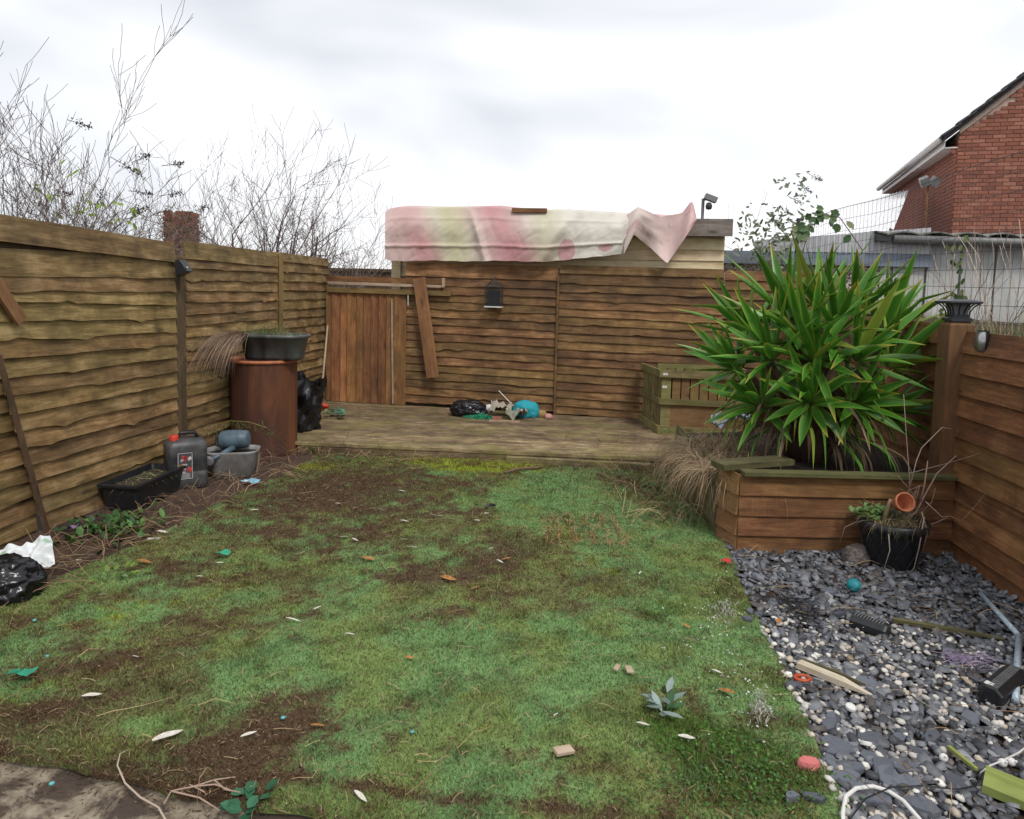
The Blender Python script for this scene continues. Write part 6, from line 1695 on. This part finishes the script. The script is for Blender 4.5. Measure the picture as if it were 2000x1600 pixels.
put(blob((.075, .07, .07), 41, .3, 5, 5, .12, (.13, .105, .095), True), 'grey_rock', M['stone'], 'rough round grey rock beside the black pot', 'rock', G(1672, 1105), smooth=True)

# ---------------------------------------------------------------- things on the gravel
put(blob((.034, .034, .034), 44, .14, 4, 4, .05, (.01, .25, .3), True), 'teal_ball', M['teal'], 'small teal rubber ball on the slate', 'ball', G(1667, 1154, .03), smooth=True)
def vented(name, label, a, b, r_, sticker=False):
    d = b - a; Ln = d.length; e = E(name, (a + b) / 2, math.atan2(d.y, d.x), label, 'plastic part')
    mb = MB(); V = []; K = 8
    for x in (-Ln / 2, -Ln / 2 + .01, Ln / 2 - .01, Ln / 2):
        s = .9 if abs(x) > Ln / 2 - .005 else 1
        V += [(x, s * r_ * math.cos((k + .5) * 2 * math.pi / K), s * r_ * .9 * math.sin((k + .5) * 2 * math.pi / K)) for k in range(K)]
    F = [(i * K + k, i * K + (k + 1) % K, (i + 1) * K + (k + 1) % K, (i + 1) * K + k) for i in range(3) for k in range(K)]
    F += [tuple(range(K - 1, -1, -1))] + [tuple(3 * K + k for k in range(K))]
    mb.add(V, F); mb.build('body', M['black_plastic'], e)
    sm_ = MB(); sm_.box((0, 0, 0), (.004, r_ * .7, .005)); me = sm_.mesh('slot'); me.materials.append(M['gutter'])
    n = int(Ln / .014)
    for k in range(1, n): link('slot', me, None, e, (-Ln / 2 + k * .014, -r_ * .1, r_ * .84), (0, 0, 0))
    mb = MB(); mb.lathe([(r_ * .5, 0), (r_ * .5, .004), (r_ * .42, .004), (r_ * .42, -.02), (0, -.02)], 20); mb.build('hole', M['lamp_black'], e, False, (-Ln / 2 - .002, 0, 0), (0, R(-90), 0))
    if sticker: mb = MB(); mb.box((0, 0, 0), (.03, .03, .0015)); mb.build('sticker', M['white_plastic'], e, loc=(-Ln / 2 + .03, .012, r_ * .85))
    return e
vented('vented_black_tube', 'long black vented plastic tube lying on the gravel centre', G(1665, 1212, .05), G(1735, 1236, .05), .045)
vented('vented_black_tube', 'short black plastic tube with white sticker at the right edge', G(1932, 1362, .055), G(1982, 1318, .055), .05, True)
pw = E('bent_metal_pole', G(1990, 1246, .05), 0, 'bent blue-white perforated metal pole at the right edge', 'pole')
q0 = G(1916, 1160, .04) - pw.location; q2 = G(1983, 1368, .05) - pw.location
mb = MB(); mb.tube([q0, (0, 0, .01)], .0125, 10); mb.tube([(0, 0, .01), q2], .0135, 10); mb.build('tube', M['pole_white'], pw, True)
mb = MB()
for k in range(1, 26):
    t = k / 26; p_ = Vector(q2) * t; mb.tube([p_ + Vector((-.006, -.004, .0105)), p_ + Vector((-.0062, -.0042, .0142))], .0016, 5)
mb.build('perforations', M['wire_dark'], pw)
def stick(name, label, a, b, w_, h_, m, roll=0, cat='stick', taper=1.0):
    d = b - a; mb = MB(); Ln = d.length
    V = []
    for x, k in ((0, 1), (Ln * .6, .95), (Ln, taper)): V += [(x, -w_ * k / 2, 0), (x, w_ * k / 2, 0), (x, w_ * k / 2, h_ * k), (x, -w_ * k / 2, h_ * k)]
    F = [(3, 2, 1, 0), (8, 9, 10, 11)] + [(i * 4 + k, i * 4 + (k + 1) % 4, (i + 1) * 4 + (k + 1) % 4, (i + 1) * 4 + k) for i in range(2) for k in range(4)]
    mb.add(V, F); return put(mb, name, M[m], label, cat, a, rot=(roll, -math.asin(d.z / Ln), math.atan2(d.y, d.x)))
stick('mossy_stick', 'long thin mossy stick beyond the long vented tube', G(1745, 1214, .035), G(1962, 1250, .035), .03, .016, 'mossy_wood', taper=.4)
stick('pale_split_wood', 'pale split wood wedge with mossy edge by the turf', G(1560, 1302, .04), G(1703, 1360, .04), .045, .024, 'bleached_wood', taper=.25)
stick('moss_edge_strip', 'mossy strip along the pale split wood wedge', G(1564, 1294, .045), G(1690, 1340, .045), .012, .02, 'mossy_wood', taper=.4)
stick('green_lath', 'thin green lath pointing at the mossy plank', G(1852, 1462, .045), G(1908, 1506, .045), .014, .012, 'bright_moss_wood', taper=.8)
mb = MB(); a_ = G(1955, 1540, .05); mb.box((0, 0, 0), (.30, .105, .03)); put(mb, 'mossy_plank', M['bright_moss_wood'], 'bright green algae-covered plank in the bottom right corner', 'plank', a_ + Vector((.09, -.05, 0)), rot=(.1, .05, R(-33)))
def lid(px, py, r_, m, name, label, z=.04, tilt=(.2, .1)):
    mb = MB(); mb.lathe([(0, .0), (r_ * .95, 0), (r_, .003), (r_, .011), (r_ * .9, .013), (r_ * .86, .008), (0, .008)], 22); return put(mb, name, M[m], label, 'bottle top', G(px, py, z), rot=(tilt[0], tilt[1], 0), smooth=False)
lid(1661, 1384, .02, 'white_plastic', 'bottle_top', 'white round bottle top on the gravel, upper one')
lid(1692, 1456, .02, 'white_plastic', 'bottle_top', 'white ridged bottle top lower on the gravel', tilt=(-.5, .1))
lid(1660, 1288, .014, 'pale_wood', 'beige_bottle_top', 'tiny beige bottle top beside the white pebbles')
mb = MB(); mb.tube([(.03 * math.cos(t), .022 * math.sin(t), .012) for t in np.linspace(0, 6.28, 20)], .008, 6, None, False); put(mb, 'red_ring', plain('orange_red_plastic', (.5, .08, .02), .5), 'orange-red plastic ring under the pale split wood', 'ring', G(1567, 1330, .025), smooth=True)
put(blob((.036, .022, .024), 52, .5, 1.6, 2, .1, (.55, .16, .15), True), 'pink_chunk', M['cloth'], 'pinkish red broken chunk at the turf edge', 'chunk', G(1579, 1502, .02))
for i, (px, py, lab) in enumerate(((1843, 1480, 'single white globe light on the gravel'), (1958, 1490, 'left one of the paired white globe lights'), (1975, 1488, 'right one of the paired white globe lights'))):
    mb = MB(); mb.lathe([(0, -.014), (.008, -.0125), (.013, -.006), (.0145, 0), (.013, .006), (.008, .0125), (0, .014)], 14); mb.lathe([(.004, .012), (.004, .022), (0, .022)], 8); put(mb, 'globe_light', M['white_plastic'], lab, 'light', G(px, py, .05), smooth=True, group='white globe lights', rot=(.8, .3 * i, 0))
mb = MB(); hp = [G(1648, 1640, .03), G(1646, 1590, .035), G(1652, 1556, .045), G(1672, 1540, .05), G(1705, 1536, .055), G(1735, 1545, .055), G(1765, 1565, .055), G(1800, 1605, .05), G(1815, 1640, .05)]
mb.tube([q - hp[0] for q in hp], .0068, 8); put(mb, 'white_hose', M['white_plastic'], 'loop of white hose at the bottom of the gravel', 'hose', hp[0], smooth=True)
mb = MB(); cp_ = [G(1660, 1600, .05), G(1690, 1560, .06), G(1740, 1538, .065), G(1800, 1535, .06), G(1870, 1542, .05), G(1905, 1535, .05), G(1925, 1500, .05)]
mb.tube([q - cp_[0] for q in cp_], .0025, 5); put(mb, 'black_cable', M['black_plastic'], 'thin black cable crossing the white hose', 'cable', cp_[0])
mb = MB(); cp_ = [G(1915, 1510, .05), G(1935, 1495, .06), G(1960, 1485, .06), G(1990, 1470, .05), G(2010, 1455, .05)]; mb.tube([q - cp_[0] for q in cp_], .003, 5); put(mb, 'white_wire', M['white_plastic'], 'short white wire behind the paired globe lights', 'wire', cp_[0])
pn = MB(); c_ = G(1890, 1292, .05)
for k in range(80):
    a = pr.uniform(0, 6.28); p_ = Vector((pr.gauss(0, .045), pr.gauss(0, .03), pr.uniform(0, .02))); pn.tube([p_, p_ + Vector((pr.gauss(0, .02), pr.gauss(0, .02), pr.uniform(-.005, .012))), p_ + Vector((pr.gauss(0, .04), pr.gauss(0, .03), 0))], .0013, 3, pr.choice(((.32, .24, .38), (.42, .34, .46), (.22, .17, .27))), False)
put(pn, 'purple_netting', M['vine'], 'scrap of faded purple netting on the gravel', 'netting', c_)
bn = MB()
for k in range(160):
    p_ = Vector((pr.gauss(0, .05), pr.gauss(0, .1), pr.uniform(0, .03))); bn.tube([p_, p_ + Vector((pr.gauss(0, .02), pr.gauss(0, .02), pr.uniform(-.005, .012))), p_ + Vector((pr.gauss(0, .04), pr.gauss(0, .04), 0))], .0012, 3, (.02, .02, .026), False)
put(bn, 'black_netting', M['vine'], 'bunched black netting on the left of the gravel', 'netting', G(1555, 1190, .04))['kind'] = 'stuff'
stick('white_leaf_strip', 'pale dead yucca leaf strip beside the short black tube', G(1880, 1322, .05), G(1903, 1342, .045), .02, .002, 'pale_wood', taper=.1, cat='leaf')

# ---------------------------------------------------------------- litter one can pick out on the turf
def gl(px, py, dz=.02):
    p = G(px, py); return Vector((p.x, p.y, float(lz(p.x, p.y)) + dz))
WL = [(573, 1231, .075, 0), (180, 1382, .075, .15), (328, 1462, .1, .9), (486, 1460, .055, .7), (684, 1257, .045, .2), (808, 1083, .06, 0), (672, 1062, .06, .2), (693, 1067, .05, -.3), (497, 1010, .06, .3), (318, 1053, .07, 0), (745, 1008, .055, .3), (846, 1018, .05, 0),
      (790, 1030, .06, .1), (785, 971, .055, .1), (932, 1029, .045, .3), (950, 1015, .045, .8), (976, 1112, .05, -.6), (1250, 1133, .05, 1.3), (1340, 1465, .06, -.2), (704, 1587, .06, -.5), (790, 1068, .05, .2), (1255, 1440, .05, -.3), (620, 1207, .05, 1.2), (152, 1112, .05, .3), (430, 1115, .04, .5), (390, 1143, .035, 0), (240, 1140, .05, .1), (660, 995, .04, .4), (1400, 1330, .05, -.5), (200, 1180, .03, 1.0), (265, 1302, .028, .2), (860, 1020, .04, .2), (960, 1085, .04, 1.0), (1085, 1420, .03, 1)]
lm = MB(); V = []; F = []
for i in range(9):
    s = i / 8; w_ = math.sin(math.pi * min(1, s * .92 + .06)) ** .8 * .13
    V += [(s - .5, -w_, .035 + .03 * math.sin(s * 5)), (s - .5, 0, .0 + .03 * math.sin(s * 5)), (s - .5, w_, .035 + .03 * math.sin(s * 5))]
for i in range(8):
    for k in range(2): a = i * 3 + k; F.append((a, a + 3, a + 4, a + 1))
lm.add(V, F); LME = lm.mesh('fallen_leaf', True); LME.materials.append(plain('bleached_leaf', (.66, .62, .54), .7, var=.18, scale=8, bmp=.1))
WL_OBJ = []; OL_OBJ = []
for i, (px, py, s, a) in enumerate(WL):
    o = link('fallen_leaf', LME, None, None, gl(px, py, .022), (pr.uniform(-.25, .25), pr.uniform(-.15, .15), a + pr.uniform(-.1, .1)), (s, s * pr.uniform(.8, 1.2), s))
    tag(o, None, 'leaf', 'bleached leaves on the turf'); WL_OBJ.append(o)
OL = MB(); OL.add(LME_v := [tuple(v.co) for v in LME.vertices], [tuple(p.vertices) for p in LME.polygons]); OLE = OL.mesh('autumn_leaf', True); OLE.materials.append(plain('orange_brown_leaf', (.45, .2, .05), .7, var=.35, scale=6, bmp=.1))
for px, py, s, a in ((876, 1145, .09, .1), (928, 1165, .05, .4), (940, 1242, .04, .2), (720, 1105, .08, 0), (282, 1112, .08, .1), (1418, 1370, .08, -.8), (620, 1438, .05, .2), (990, 1105, .06, .4), (1170, 1275, .03, .5), (1340, 1240, .04, -.4), (800, 1302, .04, 0), (1520, 1230, .05, 1)):
    o = link('autumn_leaf', OLE, None, None, gl(px, py, .02), (pr.uniform(-.3, .3), pr.uniform(-.3, .3), a), (s, s * 1.7, s)); tag(o, None, 'leaf', 'orange leaves on the turf'); OL_OBJ.append(o)
for i, (px, py, sz, rz, m, lab) in enumerate(((1228, 1331, (.03, .045, .006), .2, 'pale_wood', 'larger pale wood chip on the turf'), (1204, 1328, (.02, .04, .006), -.4, 'pale_wood', 'smaller tan wood chip on the turf'), (1100, 1495, (.07, .035, .01), .6, 'pale_wood', 'brown-edged pale bark piece near the bottom of the turf'))):
    mb = MB(); mb.box((0, 0, 0), sz, rotm(.1, .15, 0)); put(mb, 'wood_chip', M[m], lab, 'wood chip', gl(px, py, .025), rz)
M['aqua'] = plain('aqua_plastic', (.12, .42, .42), .4, bmp=0); M['green_pl'] = plain('green_plastic', (.02, .3, .17), .4)
for px, py, r_, m, lab in ((93, 1300, .008, 'aqua', 'aqua bead at the left of the turf'), (102, 1554, .009, 'aqua', 'aqua bead on the dirty patio'), (553, 1424, .009, 'aqua', 'aqua bead on the dark dirt patch'), (805, 1452, .008, 'aqua', 'aqua bead in the middle of the near turf'), (68, 1234, .009, 'aqua', 'aqua bead beside the left border')):
    mb = MB(); mb.lathe([(0, -r_ * .5), (r_ * .8, -r_ * .35), (r_, 0), (r_ * .8, r_ * .35), (0, r_ * .5)], 12); put(mb, 'plastic_bead', M[m], lab, 'bead', gl(px, py, .02), smooth=True, group='aqua beads')
put(crumple(.09, .06, 71, 10, 8, .03), 'green_wrapper', M['green_pl'], 'torn green plastic scrap at the left of the turf', 'wrapper', gl(43, 1340, .015))
put(crumple(.07, .05, 72, 10, 8, .03), 'green_wrapper', M['green_pl'], 'tiny green plastic scrap near the left border', 'wrapper', gl(435, 1100, .015))
put(crumple(.12, .07, 73, 10, 8, .03, (.2, .45, .6), (.6, .7, .75)), 'blue_wrapper', M['cloth'], 'blue and white wrapper beside the grey tub', 'wrapper', G(490, 945, .03))
put(crumple(.05, .05, 74, 8, 8, .03, (.6, .03, .05)), 'red_wrapper', M['cloth'], 'red scrap at the planter corner', 'wrapper', G(1417, 1103, .03))
put(crumple(.08, .06, 75, 8, 8, .05, (.2, .13, .24)), 'purple_wrapper', M['cloth'], 'dull purple scrap in the left border', 'wrapper', G(140, 1040, .06))
mb = MB(); cc_ = [(0, 0, 0), (.03, .01, .012), (.05, 0, .018), (.075, .02, .006)]; mb.tube(cc_, [.009, .012, .011, .007], 6); put(mb, 'black_peg', M['black_plastic'], 'black plastic peg on the middle of the lawn', 'peg', gl(948, 1003, .02), .3)
mb = MB(); sp_ = [gl(985, 932), gl(1015, 927, .03), gl(1050, 924, .02), gl(1060, 921)]; mb.tube([q - sp_[0] for q in sp_], [.008, .012, .011, .006], 6, (.16, .1, .06)); put(mb, 'fallen_stick', M['vine'], 'short brown stick at the back of the lawn', 'stick', sp_[0])
mb = MB(); rp_ = [gl(252, 1488), gl(235, 1502, .03), gl(230, 1530, .035), gl(245, 1562, .03), gl(275, 1585, .02), gl(310, 1605, .02), gl(330, 1640, .02)]; mb.tube([q - rp_[0] for q in rp_], [.0015, .0022, .0027, .003, .003, .003, .003], 6, (.45, .36, .28)); put(mb, 'pale_root', M['vine'], 'curved pale root on the near left edge of the turf', 'root', rp_[0], smooth=True)
mb = MB(); b0_ = gl(320, 1598, .015)
for L_ in (((320, 1598), (335, 1572), (380, 1565), (420, 1550), (460, 1545)), ((380, 1565), (420, 1560), (455, 1572)), ((400, 1575), (370, 1560)), ((420, 1552), (440, 1570), (470, 1575)), ((335, 1572), (390, 1585), (430, 1610))): mb.tube([gl(*q, .02) - b0_ for q in L_], [.003] * (len(L_) - 1) + [.0015], 5, (.36, .25, .19), False)
put(mb, 'branched_root', M['vine'], 'branched pale root beside the ivy cutting', 'root', b0_, smooth=True)

# labels that single out each slate and leaf by the thing it lies nearest to
ORD = ['nearest', 'second nearest', 'third nearest', 'fourth nearest', 'fifth nearest', 'sixth nearest', 'seventh nearest', 'eighth nearest', 'ninth nearest', 'tenth nearest', 'eleventh nearest', 'twelfth nearest', 'thirteenth nearest', 'fourteenth nearest']
def landmark(objs, what, marks):
    by = {}
    for o in objs:
        k = min(marks, key=lambda m: (marks[m].xy - o.location.xy).length)
        by.setdefault(k, []).append(o)
    for k, L_ in by.items():
        L_.sort(key=lambda o: (marks[k].xy - o.location.xy).length)
        for i, o in enumerate(L_): o['label'] = what + ', ' + ORD[i] + ' to the ' + k
GM = {'white hose loop': G(1700, 1545), 'pink broken chunk': G(1579, 1502), 'bottle top low on the gravel': G(1692, 1456), 'pale split wood': G(1640, 1330), 'teal ball': G(1667, 1154), 'long vented tube': G(1700, 1225), 'single globe light': G(1843, 1480), 'mossy plank': G(1955, 1540), 'black netting': G(1555, 1190), 'short black tube': G(1950, 1345)}
landmark(SL_OBJ, 'flat blue-grey slate slab', GM)
TM_ = {'broken leafy sprig': G(1300, 1392), 'black plastic peg': G(948, 1003), 'wood chips': G(1216, 1330), 'curved pale root': G(240, 1520), 'white carrier bag': G(52, 1098), 'jerrycan': G(330, 985), 'bead on the dark dirt': G(553, 1424), 'tiny green scrap': G(435, 1100), 'raked straw rows': G(1130, 1060), 'bark piece': G(1100, 1495), 'bead left of the turf': G(93, 1300), 'grass tuft': G(1300, 1195), 'deck rosette weed': G(622, 885)}
landmark(WL_OBJ, 'bleached white fallen leaf', TM_)
landmark(OL_OBJ, 'curled orange-brown fallen leaf', TM_)
